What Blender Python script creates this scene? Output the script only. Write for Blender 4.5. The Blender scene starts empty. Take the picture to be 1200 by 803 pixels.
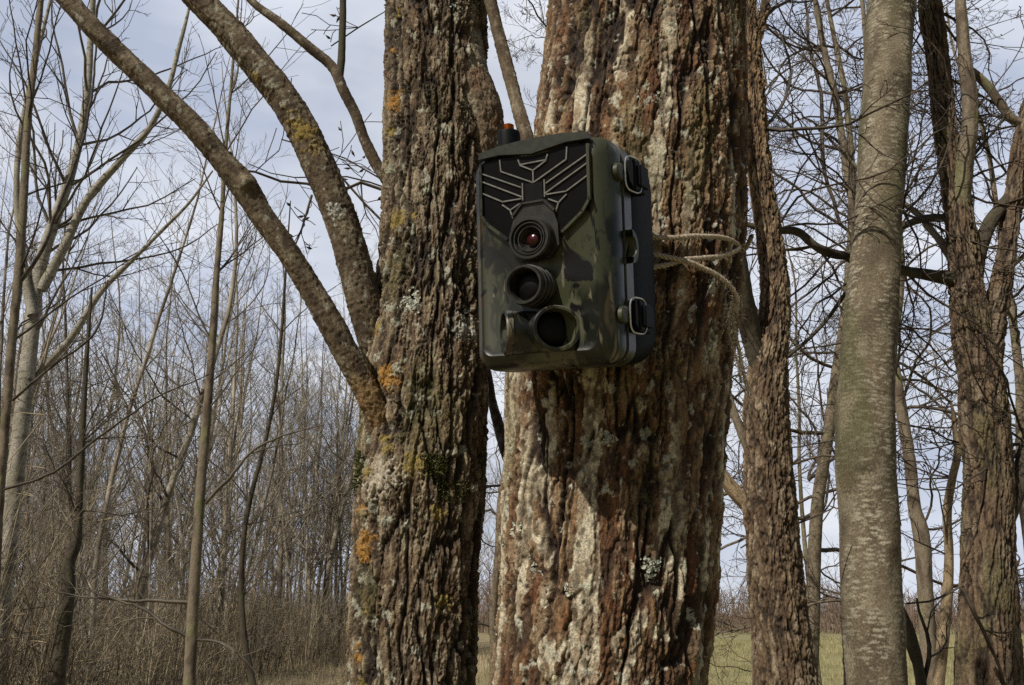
import bpy, math, random
import numpy as np
from mathutils import Vector, Matrix

S = bpy.context.scene
C = S.collection
R = math.radians

# ------------------------------------------------------------------ camera
EYE = np.array([0.0, 0.0, 1.5])
PITCH = R(17.1)
FPX = 1039.0
cam_data = bpy.data.cameras.new('camera')
cam_data.sensor_width = 36.0
cam_data.lens = 36.0 * FPX / 1200.0
cam_data.clip_start = 0.02
cam_data.clip_end = 6000
cam = bpy.data.objects.new('camera', cam_data)
C.objects.link(cam)
cam.location = EYE
cam.rotation_euler = (math.pi / 2 + PITCH, 0, 0)
S.camera = cam

# ------------------------------------------------------------------ light
SUN_EL, SUN_AZ = R(45), R(41)          # azimuth: how far to the left behind the photographer
EXPOSURE = 0.0
sun_dir = Vector((-math.sin(SUN_AZ) * math.cos(SUN_EL), -math.cos(SUN_AZ) * math.cos(SUN_EL), math.sin(SUN_EL)))
sd = bpy.data.lights.new('sun', 'SUN')
sd.energy = 5.0
sd.angle = R(0.5)
sd.color = (1.0, 0.93, 0.82)
so = bpy.data.objects.new('sun', sd)
C.objects.link(so)
so.rotation_euler = sun_dir.to_track_quat('Z', 'Y').to_euler()

W = bpy.data.worlds.new("World")
S.world = W
W.use_nodes = True
nt = W.node_tree
nt.nodes.clear()
def N(nt, typ, **kw):
    n = nt.nodes.new(typ)
    for k, v in kw.items():
        if k.startswith('i_'):
            n.inputs[k[2:].replace('_', ' ')].default_value = v
        else:
            setattr(n, k, v)
    return n
L = lambda nt, a, b: nt.links.new(a, b)
bg = N(nt, 'ShaderNodeBackground'); bg.inputs['Strength'].default_value = 0.05
wo = N(nt, 'ShaderNodeOutputWorld'); L(nt, bg.outputs[0], wo.inputs[0])
sky = N(nt, 'ShaderNodeTexSky', sky_type='NISHITA', sun_disc=False, sun_elevation=SUN_EL,
        sun_rotation=math.atan2(sun_dir.x, sun_dir.y), air_density=1.0, dust_density=1.5)
tc = N(nt, 'ShaderNodeTexCoord')
mp = N(nt, 'ShaderNodeMapping'); mp.inputs['Scale'].default_value = (1.0, 1.0, 2.6)
L(nt, tc.outputs['Generated'], mp.inputs['Vector'])
nz = N(nt, 'ShaderNodeTexNoise'); nz.inputs['Scale'].default_value = 2.6; nz.inputs['Detail'].default_value = 7
nz.inputs['Roughness'].default_value = 0.5
L(nt, mp.outputs[0], nz.inputs['Vector'])
cr = N(nt, 'ShaderNodeMapRange'); cr.inputs['From Min'].default_value = 0.34; cr.inputs['From Max'].default_value = 0.60
cr.inputs['To Min'].default_value = 0.80; cr.inputs['To Max'].default_value = 1.0
L(nt, nz.outputs['Fac'], cr.inputs['Value'])
nz2 = N(nt, 'ShaderNodeTexNoise'); nz2.inputs['Scale'].default_value = 4.5; nz2.inputs['Detail'].default_value = 4
L(nt, mp.outputs[0], nz2.inputs['Vector'])
ccol = N(nt, 'ShaderNodeMix', data_type='RGBA')
ccol.inputs['A'].default_value = (10.8, 12.1, 15.2, 1); ccol.inputs['B'].default_value = (16.4, 17.1, 18.6, 1)
cm = N(nt, 'ShaderNodeMapRange'); cm.inputs['From Min'].default_value = 0.35; cm.inputs['From Max'].default_value = 0.65
L(nt, nz2.outputs['Fac'], cm.inputs['Value']); L(nt, cm.outputs[0], ccol.inputs['Factor'])
sx = N(nt, 'ShaderNodeSeparateXYZ'); L(nt, tc.outputs['Generated'], sx.inputs[0])
fr_ = N(nt, 'ShaderNodeMapRange', interpolation_type='SMOOTHSTEP'); fr_.inputs['From Min'].default_value = -0.05; fr_.inputs['From Max'].default_value = 0.45
L(nt, sx.outputs['Y'], fr_.inputs['Value'])
up_ = N(nt, 'ShaderNodeMapRange', interpolation_type='SMOOTHSTEP'); up_.inputs['From Min'].default_value = 0.70; up_.inputs['From Max'].default_value = 0.90
up_.inputs['To Min'].default_value = 1.0; up_.inputs['To Max'].default_value = 0.0
L(nt, sx.outputs['Z'], up_.inputs['Value'])
m1 = N(nt, 'ShaderNodeMath', operation='MULTIPLY'); L(nt, fr_.outputs[0], m1.inputs[0]); L(nt, up_.outputs[0], m1.inputs[1])
m2 = N(nt, 'ShaderNodeMath', operation='MULTIPLY'); L(nt, m1.outputs[0], m2.inputs[0]); L(nt, cr.outputs[0], m2.inputs[1])
mx = N(nt, 'ShaderNodeMix', data_type='RGBA')
L(nt, m2.outputs[0], mx.inputs['Factor']); L(nt, sky.outputs[0], mx.inputs['A']); L(nt, ccol.outputs['Result'], mx.inputs['B'])
L(nt, mx.outputs['Result'], bg.inputs['Color'])

S.view_settings.view_transform = 'Standard'
S.view_settings.look = 'None'
S.view_settings.exposure = EXPOSURE
S.view_settings.gamma = 1
S.cycles.max_bounces = 5
S.cycles.diffuse_bounces = 3
S.cycles.use_denoising = False

# ------------------------------------------------------------------ helpers
cP, sP = math.cos(PITCH), math.sin(PITCH)
def ray(px, py):
    x = (px - 600.0) / FPX; u = (401.5 - py) / FPX
    return np.array([x, cP - u * sP, sP + u * cP])
def P(px, py, Y):
    d = ray(px, py); return EYE + d * (Y / d[1])
def PW(px, py, Y, w):
    d = ray(px, py); t = Y / d[1]
    return EYE + d * t, 0.5 * w * t / FPX

def hsh(ix, iy, iz, seed):
    h = (ix.astype(np.uint32) * np.uint32(374761393)) ^ (iy.astype(np.uint32) * np.uint32(668265263)) ^ (iz.astype(np.uint32) * np.uint32(2147483647 - 61)) ^ np.uint32((seed * 2654435761) & 0xffffffff)
    h ^= h >> np.uint32(15); h *= np.uint32(2246822519); h ^= h >> np.uint32(13); h *= np.uint32(3266489917); h ^= h >> np.uint32(16)
    return h
def perlin(x, y, z, seed=0):
    x0 = np.floor(x); y0 = np.floor(y); z0 = np.floor(z)
    fx = (x - x0).astype(np.float32); fy = (y - y0).astype(np.float32); fz = (z - z0).astype(np.float32)
    ix = x0.astype(np.int64); iy = y0.astype(np.int64); iz = z0.astype(np.int64)
    sx = fx * fx * fx * (fx * (fx * 6 - 15) + 10); sy = fy * fy * fy * (fy * (fy * 6 - 15) + 10); sz = fz * fz * fz * (fz * (fz * 6 - 15) + 10)
    r = 0
    for dx in (0, 1):
        wx = sx if dx else 1 - sx
        for dy in (0, 1):
            wy = sy if dy else 1 - sy
            for dz in (0, 1):
                wz = sz if dz else 1 - sz
                h = hsh(ix + dx, iy + dy, iz + dz, seed)
                g = ((h & np.uint32(1023)).astype(np.float32) / 511.5 - 1) * (fx - dx) \
                  + (((h >> np.uint32(10)) & np.uint32(1023)).astype(np.float32) / 511.5 - 1) * (fy - dy) \
                  + (((h >> np.uint32(20)) & np.uint32(1023)).astype(np.float32) / 511.5 - 1) * (fz - dz)
                r = r + g * wx * wy * wz
    return r * 1.3
def fbm(x, y, z, seed=0, octs=3, gain=0.5):
    r = 0; a = 1.0
    for o in range(octs):
        r = r + a * perlin(x * 2 ** o, y * 2 ** o, z * 2 ** o, seed + o * 17); a *= gain
    return r
def worley(x, y, z, seed=0):
    x0 = np.floor(x).astype(np.int64); y0 = np.floor(y).astype(np.int64); z0 = np.floor(z).astype(np.int64)
    f1 = np.full(x.shape, 9.0, np.float32); f2 = f1.copy(); cid = np.zeros(x.shape, np.float32)
    for dx in (-1, 0, 1):
        for dy in (-1, 0, 1):
            for dz in (-1, 0, 1):
                h = hsh(x0 + dx, y0 + dy, z0 + dz, seed)
                px = x0 + dx + (h & np.uint32(1023)).astype(np.float32) / 1023
                py = y0 + dy + ((h >> np.uint32(10)) & np.uint32(1023)).astype(np.float32) / 1023
                pz = z0 + dz + ((h >> np.uint32(20)) & np.uint32(1023)).astype(np.float32) / 1023
                d = np.sqrt((px - x) ** 2 + (py - y) ** 2 + (pz - z) ** 2).astype(np.float32)
                nearer = d < f1
                f2 = np.where(nearer, f1, np.minimum(f2, d))
                cid = np.where(nearer, (h >> np.uint32(5) & np.uint32(4095)).astype(np.float32) / 4095, cid)
                f1 = np.where(nearer, d, f1)
    return f1, f2, cid
def ss(a, b, x):
    t = np.clip((x - a) / (b - a), 0, 1); return t * t * (3 - 2 * t)
def mixc(a, b, t):
    return a * (1 - t[:, None]) + np.asarray(b, np.float32)[None, :] * t[:, None]

def mesh_np(name, V, F, col=None, smooth=True):
    """V (n,3); F (m,k) array of faces with k corners"""
    me = bpy.data.meshes.new(name)
    V = np.asarray(V, np.float32); F = np.asarray(F, np.int32)
    k = F.shape[1]
    me.vertices.add(len(V)); me.vertices.foreach_set('co', V.ravel())
    me.loops.add(F.size); me.loops.foreach_set('vertex_index', F.ravel())
    me.polygons.add(len(F))
    me.polygons.foreach_set('loop_start', np.arange(0, F.size, k, dtype=np.int32))
    me.polygons.foreach_set('loop_total', np.full(len(F), k, np.int32))
    me.polygons.foreach_set('use_smooth', np.full(len(F), smooth, bool))
    if col is not None:
        at = me.attributes.new('col', 'FLOAT_COLOR', 'POINT')
        c4 = np.ones((len(V), 4), np.float32); c4[:, :3] = col
        at.data.foreach_set('color', c4.ravel())
    me.update(calc_edges=True)
    return me
def link(name, me, mat, parent=None):
    o = bpy.data.objects.new(name, me); C.objects.link(o)
    if mat is not None:
        me.materials.append(mat)
    if parent is not None:
        o.parent = parent
        o.matrix_parent_inverse = Matrix.Translation(-Vector(parent.location)) if parent.rotation_euler[:] == (0, 0, 0) else parent.matrix_basis.inverted()
    return o
def tag(o, label, cat, group=None, kind=None):
    if label: o['label'] = label
    if cat: o['category'] = cat
    if group: o['group'] = group
    if kind: o['kind'] = kind
    return o
def thing(name, label, cat, loc, group=None):
    o = bpy.data.objects.new(name, None); C.objects.link(o); o.location = loc; o.empty_display_size = 0.05
    return tag(o, label, cat, group)

def curve(pts, rad, step, dense=None, coarse=None):
    """smooth resampling of a centre line; dense = (i0, i1) control indices sampled at `step`, rest at `coarse`"""
    pts = np.asarray(pts, float); rad = np.asarray(rad, float)
    s = np.concatenate([[0], np.cumsum(np.linalg.norm(np.diff(pts, axis=0), axis=1))])
    t = np.gradient(np.column_stack([pts, rad]), s, axis=0)
    Y = np.column_stack([pts, rad])
    if dense is None:
        q = np.linspace(0, s[-1], max(3, int(s[-1] / step) + 1))
    else:
        a, b = s[dense[0]], s[dense[1]]
        q = []
        if a > 1e-6: q.append(np.linspace(0, a, max(2, int(a / coarse)), endpoint=False))
        q.append(np.linspace(a, b, max(3, int((b - a) / step)), endpoint=False))
        q.append(np.linspace(b, s[-1], max(2, int((s[-1] - b) / coarse))))
        q = np.unique(np.concatenate(q))
    i = np.clip(np.searchsorted(s, q, side='right') - 1, 0, len(s) - 2)
    h = (s[i + 1] - s[i]); u = ((q - s[i]) / h)[:, None]; h = h[:, None]
    r = (2 * u**3 - 3 * u**2 + 1) * Y[i] + (u**3 - 2 * u**2 + u) * h * t[i] + (-2 * u**3 + 3 * u**2) * Y[i + 1] + (u**3 - u**2) * h * t[i + 1]
    return r[:, :3], np.maximum(r[:, 3], 0.0003), q

# ---- bark styles: (X,Y,S metres along, world pos) -> displacement (m), colour
def A(*c): return np.array(c, np.float32)
def furr(X, Y, Z, f, st, seed, wid=.16, warp=.35):
    w = warp * perlin(X * f * .45, Y * f * .45, Z * f * .3, seed + 3)
    g_ = f / st
    n = perlin(X * f + w, Y * f - w, Z * g_, seed) + .24 * perlin(X * f * 2.6, Y * f * 2.6, Z * g_ * 3.4, seed + 1) + .13 * perlin(X * f * 6, Y * f * 6, Z * g_ * 9, seed + 2)
    return ss(0, wid, np.abs(n)), n
def ledge(n, k=4.0):
    t = n * k; fl = np.floor(t); return (fl + ss(0, .22, t - fl)) / k
def cells(X, Y, Z, f, st, seed, rag=.3):
    w1 = rag * perlin(X * f * 2.5, Y * f * 2.5, Z * f, seed + 5) + rag * .6 * perlin(X * f * 6, Y * f * 6, Z * f * 3.5, seed + 6)
    w2 = rag * 1.2 * perlin(X * f * 2.2, Y * f * 2.2, Z * f, seed + 7)
    f1, f2, cid = worley(X * f + w1, Y * f - w1, Z * f / st + w2, seed)
    return ss(.02, .17, f2 - f1), cid
def style_plates(X, Y, Z, pos):
    p1, n1 = furr(X, Y, Z, 36, 7.0, 11, .12, .3)
    c1, id1 = cells(X, Y, Z, 66, 4.0, 15); c2, id2 = cells(X, Y, Z, 160, 2.8, 17)
    p2, n2 = furr(X, Y, Z, 78, 5.5, 21, .17)
    p3, n3 = furr(X, Y, Z, 165, 3.6, 31, .22)
    fine = fbm(X * 300, Y * 300, Z * 210, 35, 3, 0.75)
    sc = perlin(X * 95, Y * 95, Z * 34, 51) + .35 * perlin(X * 240, Y * 240, Z * 130, 52)
    led = ledge(sc, 3.2)
    big = perlin(X * 54, Y * 54, Z * 4.6, 41) + 0.30 * perlin(X * 110, Y * 110, Z * 45, 42) + 0.2 * perlin(X * 300, Y * 300, Z * 150, 43)
    plate = ss(0.08, 0.12, big) * ss(0.3, 0.8, p1)
    rough = 1 - .65 * plate
    h = 0.0036 * p1 + 0.0012 * p2 * p1 * rough + 0.0006 * p3 * rough + 0.0016 * plate + 0.0012 * led * rough + 0.00060 * fine * rough + .00015 * fine + c1 * (.0010 + .0018 * id1) * rough + .0010 * c1 * plate + c2 * (.0003 + .0009 * id2) * rough
    base = np.tile(A(.150, .074, .032), (len(X), 1))
    base = mixc(base, A(.19, .125, .068), ss(-0.2, 0.35, perlin(X * 48, Y * 48, Z * 14, 71)))
    base = mixc(base, A(.105, .042, .017), ss(0.05, 0.4, perlin(X * 40, Y * 40, Z * 9, 72)))
    base = mixc(base, A(.24, .18, .11), ss(0.05, 0.3, sc) * 0.6)
    base = mixc(base, A(.060, .032, .018), (1 - p3) * 0.5)
    base = mixc(base, A(.040, .022, .013), (1 - p2) * 0.75)
    base = mixc(base, A(.23, .165, .10), ss(.6, .95, id2) * .7)
    base = mixc(base, A(.07, .034, .017), ss(.4, .1, id2) * .6)
    base = mixc(base, A(.030, .017, .010), (1 - c1) * .85)
    base = mixc(base, A(.016, .010, .007), 1 - p1)
    pc = np.tile(A(.42, .375, .275), (len(X), 1))
    pc = mixc(pc, A(.25, .195, .13), ss(-0.1, 0.3, perlin(X * 110, Y * 110, Z * 55, 81)))
    pc = mixc(pc, A(.13, .11, .075), ss(0.1, 0.4, perlin(X * 210, Y * 210, Z * 180, 82)))
    w = plate * (.35 + .65 * c1) * ss(-0.45, -0.05, perlin(X * 15, Y * 15, Z * 6, 83))
    col = base * (1 - w[:, None]) + pc * w[:, None]
    lich = ss(0.42, 0.5, perlin(X * 120, Y * 120, Z * 95, 91) + 0.3 * fine) * 0.7
    col = mixc(col, A(.36, .36, .29), lich); h = h + 0.0004 * lich
    mossy = ss(.25, .5, perlin(X * 30, Y * 30, Z * 12, 93) + .3 * fine) * .4
    col = mixc(col, A(.10, .09, .035), mossy)
    col *= (1 + 0.42 * np.clip(fine, -1.3, 1.3))[:, None]
    return h - 0.0078, col
def style_fissured(X, Y, Z, pos):
    p1, n1 = furr(X, Y, Z, 60, 6.5, 111, .17, .45)
    c1, id1 = cells(X, Y, Z, 100, 5.0, 115); c2, id2 = cells(X, Y, Z, 200, 3.2, 117)
    p2, n2 = furr(X, Y, Z, 112, 5.5, 121, .2)
    p3, n3 = furr(X, Y, Z, 210, 3.4, 131, .25)
    fine = fbm(X * 300, Y * 300, Z * 220, 135, 3, 0.75)
    sc = perlin(X * 110, Y * 110, Z * 42, 151) + .35 * perlin(X * 260, Y * 260, Z * 150, 152)
    led = ledge(sc, 3.2)
    h = 0.0034 * p1 + 0.0010 * p2 * p1 + 0.0005 * p3 + 0.0010 * led + 0.00060 * fine + c1 * (.0010 + .0018 * id1) + c2 * (.0003 + .0007 * id2)
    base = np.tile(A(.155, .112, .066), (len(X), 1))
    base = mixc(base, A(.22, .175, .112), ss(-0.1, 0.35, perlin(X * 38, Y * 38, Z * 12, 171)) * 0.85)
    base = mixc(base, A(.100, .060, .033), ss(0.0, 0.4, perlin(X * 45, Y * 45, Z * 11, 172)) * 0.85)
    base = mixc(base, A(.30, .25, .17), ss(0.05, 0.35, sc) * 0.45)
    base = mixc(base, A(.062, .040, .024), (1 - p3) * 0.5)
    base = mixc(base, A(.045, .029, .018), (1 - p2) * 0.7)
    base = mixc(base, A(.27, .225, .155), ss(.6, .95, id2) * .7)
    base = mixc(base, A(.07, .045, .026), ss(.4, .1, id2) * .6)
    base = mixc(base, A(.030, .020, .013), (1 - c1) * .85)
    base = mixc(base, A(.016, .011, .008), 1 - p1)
    lich = ss(0.40, 0.5, perlin(X * 120, Y * 120, Z * 100, 191) + 0.3 * fine) * 0.6
    base = mixc(base, A(.33, .33, .26), lich)
    base = mixc(base, A(.10, .095, .035), ss(.2, .5, perlin(X * 30, Y * 30, Z * 12, 193) + .3 * fine) * .45)
    base *= (1 + 0.42 * np.clip(fine, -1.3, 1.3))[:, None]
    return h - 0.0060, base
def style_scurfy(X, Y, Z, pos):           # branch bark: thin, flaky, mottled
    fine = fbm(X * 420, Y * 420, Z * 420, 231, 3, 0.6)
    n2 = perlin(X * 190, Y * 190, Z * 60, 221) + 0.3 * perlin(X * 330, Y * 330, Z * 190, 222)
    p2 = ss(0.0, 0.2, np.abs(n2))
    terr = ss(0.0, 0.08, perlin(X * 200, Y * 200, Z * 330, 251))
    ring = ss(0.35, 0.45, perlin(X * 20, Y * 20, Z * 240, 252))
    h = 0.0007 * p2 + 0.0005 * terr + 0.0003 * fine + 0.0007 * ring + 0.0012 * perlin(X * 60, Y * 60, Z * 30, 253)
    base = np.tile(A(.100, .074, .045), (len(X), 1))
    base = mixc(base, A(.17, .14, .092), ss(-0.05, 0.35, perlin(X * 120, Y * 120, Z * 70, 271)))
    base = mixc(base, A(.042, .028, .018), ss(0.05, 0.4, perlin(X * 90, Y * 90, Z * 50, 272)) * 0.8)
    base = mixc(base, A(.06, .042, .028), (1 - p2) * 0.6)
    base = mixc(base, A(.24, .23, .175), ss(0.35, 0.45, perlin(X * 150, Y * 150, Z * 120, 273) + 0.25 * fine) * 0.75)
    base *= (1 + 0.42 * np.clip(fine, -1.2, 1.2))[:, None]
    return h * .85 - .0010, base
def style_smoothlimb(X, Y, Z, pos):
    fine = fbm(X * 420, Y * 420, Z * 420, 331, 3, 0.6)
    n2 = perlin(X * 90, Y * 90, Z * 40, 321) + 0.4 * perlin(X * 240, Y * 240, Z * 140, 322)
    p2 = ss(0.0, 0.10, np.abs(n2))
    terr = ss(0.0, 0.08, perlin(X * 130, Y * 130, Z * 160, 351) + .2 * fine)
    h = 0.0006 * p2 + 0.0007 * terr + 0.0004 * fine + 0.0025 * perlin(X * 40, Y * 40, Z * 20, 353)
    base = np.tile(A(.160, .118, .075), (len(X), 1))
    base = mixc(base, A(.26, .23, .165), ss(-0.05, 0.3, perlin(X * 70, Y * 70, Z * 40, 371) + .2 * fine))
    base = mixc(base, A(.16, .10, .06), ss(0.1, 0.4, perlin(X * 60, Y * 60, Z * 40, 372)) * 0.7)
    base = mixc(base, A(.09, .06, .04), (1 - p2) * 0.4)
    base *= (1 + 0.32 * np.clip(fine, -1.2, 1.2))[:, None]
    return h, base
def style_shaggy(X, Y, Z, pos):           # rough flaky bark, a few metres off
    p1, n1 = furr(X, Y, Z, 62, 4.0, 411, .2, .5)
    p2, n2 = furr(X, Y, Z, 120, 3.0, 421, .25)
    fine = fbm(X * 200, Y * 200, Z * 100, 431, 2, 0.7)
    sc = perlin(X * 70, Y * 70, Z * 22, 451) + .4 * perlin(X * 150, Y * 150, Z * 70, 452)
    h = 0.005 * p1 + 0.003 * p2 + 0.0045 * ledge(sc, 3) + 0.0016 * fine
    base = np.tile(A(.130, .090, .054), (len(X), 1))
    base = mixc(base, A(.23, .18, .12), ss(0.05, .3, sc) * 0.8)
    base = mixc(base, A(.24, .135, .05), ss(2.1, 2.9, pos[:, 2]) * ss(-.3, .3, fine) * 0.6)
    base = mixc(base, A(.065, .038, .022), ss(0, -.3, sc) * 0.6)
    base = mixc(base, A(.025, .017, .011), 1 - p1 * (.4 + .6 * p2))
    base *= (1 + 0.4 * np.clip(fine, -1.2, 1.2))[:, None]
    return h - 0.0085, base
def style_grey(X, Y, Z, pos):             # smooth grey stem with pale flecks
    fine = fbm(X * 260, Y * 260, Z * 260, 531, 2, 0.6)
    f1, f2, cid = worley(X * 42, Y * 42, Z * 130, 561)
    fleck = ss(0.50, 0.38, f1 + 0.25 * fine) * (cid > 0.35)
    g1, g2, gid = worley(X * 80, Y * 80, Z * 200, 562)
    fleck2 = ss(0.45, 0.3, g1 + 0.2 * fine) * (gid > 0.5) * 0.7
    h = 0.0006 * fleck + 0.0006 * fine + 0.0045 * perlin(X * 10, Y * 10, Z * 7, 553)
    ringz = ss(0.52, 0.62, perlin(X * 4, Y * 4, Z * 34, 554)); h = h + 0.0016 * ringz
    base = np.tile(A(.118, .093, .060), (len(X), 1))
    base = mixc(base, A(.080, .064, .041), ss(-.2, .4, perlin(X * 18, Y * 18, Z * 9, 571)))
    base = mixc(base, A(.26, .235, .175), np.maximum(fleck, fleck2) * ss(-.4, .2, perlin(X * 20, Y * 20, Z * 6, 572)))
    base = mixc(base, A(.07, .068, .03), ss(.1, .45, perlin(X * 12, Y * 12, Z * 3.2, 575) + .25 * fine) * .7)
    base = mixc(base, A(.19, .165, .115), ss(.15, .4, perlin(X * 22, Y * 22, Z * 11, 576) + .3 * fine) * .6)
    base = mixc(base, A(.06, .045, .03), ringz * .7)
    base *= (1 + 0.36 * np.clip(fine, -1.2, 1.2))[:, None]
    return h, base
def style_ridged(X, Y, Z, pos):           # old trunk, long ridges with moss
    wx = perlin(X * 20, Y * 20, Z * 8, 603) * 0.6
    p1, n1 = furr(X, Y, Z, 52, 6.5, 611, .22, .4); p2, n2 = furr(X, Y, Z, 105, 4.5, 615, .25)
    fine = fbm(X * 200, Y * 200, Z * 110, 631, 2, 0.6)
    h = 0.006 * p1 + .003 * p2 + 0.0018 * fine + 0.006 * perlin(X * 14, Y * 14, Z * 5, 632)
    base = np.tile(A(.120, .082, .050), (len(X), 1))
    base = mixc(base, A(.17, .135, .09), ss(-.1, .5, perlin(X * 40, Y * 40, Z * 12, 671)))
    base = mixc(base, A(.08, .073, .03), ss(0.05, .4, perlin(X * 16, Y * 16, Z * 5, 672)) * 0.7)
    base = mixc(base, A(.05, .034, .022), (1 - p2) * .7)
    base = mixc(base, A(.025, .017, .012), 1 - p1)
    base *= (1 + 0.4 * np.clip(fine, -1.2, 1.2))[:, None]
    return h - 0.010, base
def style_birch(X, Y, Z, pos):
    fine = fbm(X * 60, Y * 60, Z * 60, 731, 2, 0.6)
    band = ss(0.25, 0.35, perlin(X * 6, Y * 6, Z * 26, 732) + 0.2 * fine)
    base = np.tile(A(.27, .25, .205), (len(X), 1))
    base = mixc(base, A(.20, .185, .14), ss(-.2, .3, perlin(X * 9, Y * 9, Z * 3, 733)))
    base = mixc(base, A(.10, .085, .07), band * 0.85)
    base *= (1 + 0.2 * np.clip(fine, -1.2, 1.2))[:, None]
    return 0.002 * fine, base
def style_dull(X, Y, Z, pos):             # thin greyish-brown stems
    fine = fbm(X * 130, Y * 130, Z * 60, 831, 2, 0.6)
    base = np.tile(A(.145, .118, .082), (len(X), 1))
    base = mixc(base, A(.08, .06, .042), ss(0, .35, perlin(X * 30, Y * 30, Z * 12, 832)))
    base = mixc(base, A(.15, .15, .07), ss(.1, .4, perlin(X * 20, Y * 20, Z * 9, 833)) * .6)
    base *= (1 + 0.25 * np.clip(fine, -1.2, 1.2))[:, None]
    return 0.0012 * fine + 0.002 * perlin(X * 25, Y * 25, Z * 20, 834), base
def style_dark(X, Y, Z, pos):
    h, b = style_dull(X, Y, Z, pos); return h, b * 0.36
def style_bare(X, Y, Z, pos):             # barkless orange-brown wood
    fine = fbm(X * 500, Y * 500, Z * 60, 931, 3, 0.6)
    base = np.tile(A(.22, .165, .10), (len(X), 1))
    base = mixc(base, A(.10, .07, .04), ss(0.0, .6, fine))
    return 0.0004 * fine, base

def bark_tube(name, pts, rad, style, mat, parent, step=0.0012, cols=None, dense=None, coarse=0.02, spots=(), knots=(), lobes=0.0, seed=0, bias=0.35):
    p, r, s = curve(pts, rad, step, dense, coarse)
    n = len(p)
    T = np.gradient(p, axis=0); T /= np.linalg.norm(T, axis=1)[:, None]
    ref = np.array([0.0, -1.0, 0.0])
    E1 = ref - T * (T @ ref)[:, None]; E1 /= np.linalg.norm(E1, axis=1)[:, None]
    E2 = np.cross(T, E1)
    if cols is None:
        cols = int(2 * math.pi * r.max() / step / 1.15)
    u = np.linspace(-1, 1, cols, endpoint=False)
    th = math.pi * (u * (1 - bias) + bias * u**3)
    ct, st = np.cos(th), np.sin(th)
    rr = np.repeat(r[:, None], cols, 1)
    if lobes:
        rr = rr * (1 + lobes * perlin(ct[None, :] * 1.3 + seed, st[None, :] * 1.3 + 0 * s[:, None], 3.0 * s[:, None] + 0 * ct[None, :], 7 + seed))
    rad_dir = E1[:, None, :] * ct[None, :, None] + E2[:, None, :] * st[None, :, None]
    pos = (p[:, None, :] + rad_dir * rr[:, :, None]).reshape(-1, 3)
    rm = np.full_like(r, r.mean()) if n < 4 else np.clip(r, 0, None)
    X = (rm[:, None] * ct[None, :] + seed * 3.1).ravel(); Yc = (rm[:, None] * st[None, :]).ravel(); Z = (np.repeat(s[:, None], cols, 1) + seed * 1.7).ravel()
    h, col = style(X, Yc, Z, pos)
    fade = np.clip(rr.ravel() / 0.012, 0.15, 1)
    h = h * fade
    for (c, rad_, cc, kind) in spots:
        d = np.linalg.norm(pos - np.asarray(c), axis=1)
        m = ss(1.0, 0.7, d / rad_ + 0.75 * perlin(pos[:, 0] * 170, pos[:, 1] * 170, pos[:, 2] * 170, 5) + 0.9 * perlin(pos[:, 0] * 480, pos[:, 1] * 480, pos[:, 2] * 480, 6))
        col = mixc(col, A(*cc), m * 0.9); h = h + m * 0.0008
    for (c, rad_, hh) in knots:
        d = np.linalg.norm(pos - np.asarray(c), axis=1) / rad_
        h = h + hh * np.exp(-d * d * 2)
    pos = pos + rad_dir.reshape(-1, 3) * h[:, None]
    i = np.arange(n - 1)[:, None] * cols; j = np.arange(cols)[None, :]; j2 = (j + 1) % cols
    F = np.stack([i + j, i + j2, i + cols + j2, i + cols + j], -1).reshape(-1, 4)
    o = link(name, mesh_np(name, pos, F, np.clip(col, 0.005, 0.8)), mat, parent)
    return o, (p, r, s)

def tubes_mesh(name, polys, sides=3):
    """polys: list of (pts (k,3), radii (k)); one mesh of thin tubes"""
    Vs, Fs, base = [], [], 0
    ang = np.arange(sides) * 2 * math.pi / sides
    groups = {}
    for pts, rad in polys:
        groups.setdefault(len(pts), []).append((pts, rad))
    for k, lst in groups.items():
        Pp = np.array([a for a, b in lst], float); Rr = np.array([b for a, b in lst], float)
        T = np.gradient(Pp, axis=1); T /= np.linalg.norm(T, axis=2)[:, :, None] + 1e-12
        ref = np.tile([0.31, -0.95, 0.05], (len(lst), 1)); al = np.abs((T.mean(1) * ref).sum(1)) > 0.9
        ref[al] = [0, 0, 1]
        E1 = ref[:, None, :] - T * (T * ref[:, None, :]).sum(2)[:, :, None]; E1 /= np.linalg.norm(E1, axis=2)[:, :, None] + 1e-12
        E2 = np.cross(T, E1)
        V = Pp[:, :, None, :] + Rr[:, :, None, None] * (E1[:, :, None, :] * np.cos(ang)[None, None, :, None] + E2[:, :, None, :] * np.sin(ang)[None, None, :, None])
        m = len(lst)
        i = (np.arange(m)[:, None, None] * k + np.arange(k - 1)[None, :, None]) * sides; j = np.arange(sides)[None, None, :]; j2 = (j + 1) % sides
        F = np.stack([i + j, i + j2, i + sides + j2, i + sides + j], -1).reshape(-1, 4) + base
        Vs.append(V.reshape(-1, 3)); Fs.append(F); base += m * k * sides
    return mesh_np(name, np.concatenate(Vs), np.concatenate(Fs))

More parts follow.
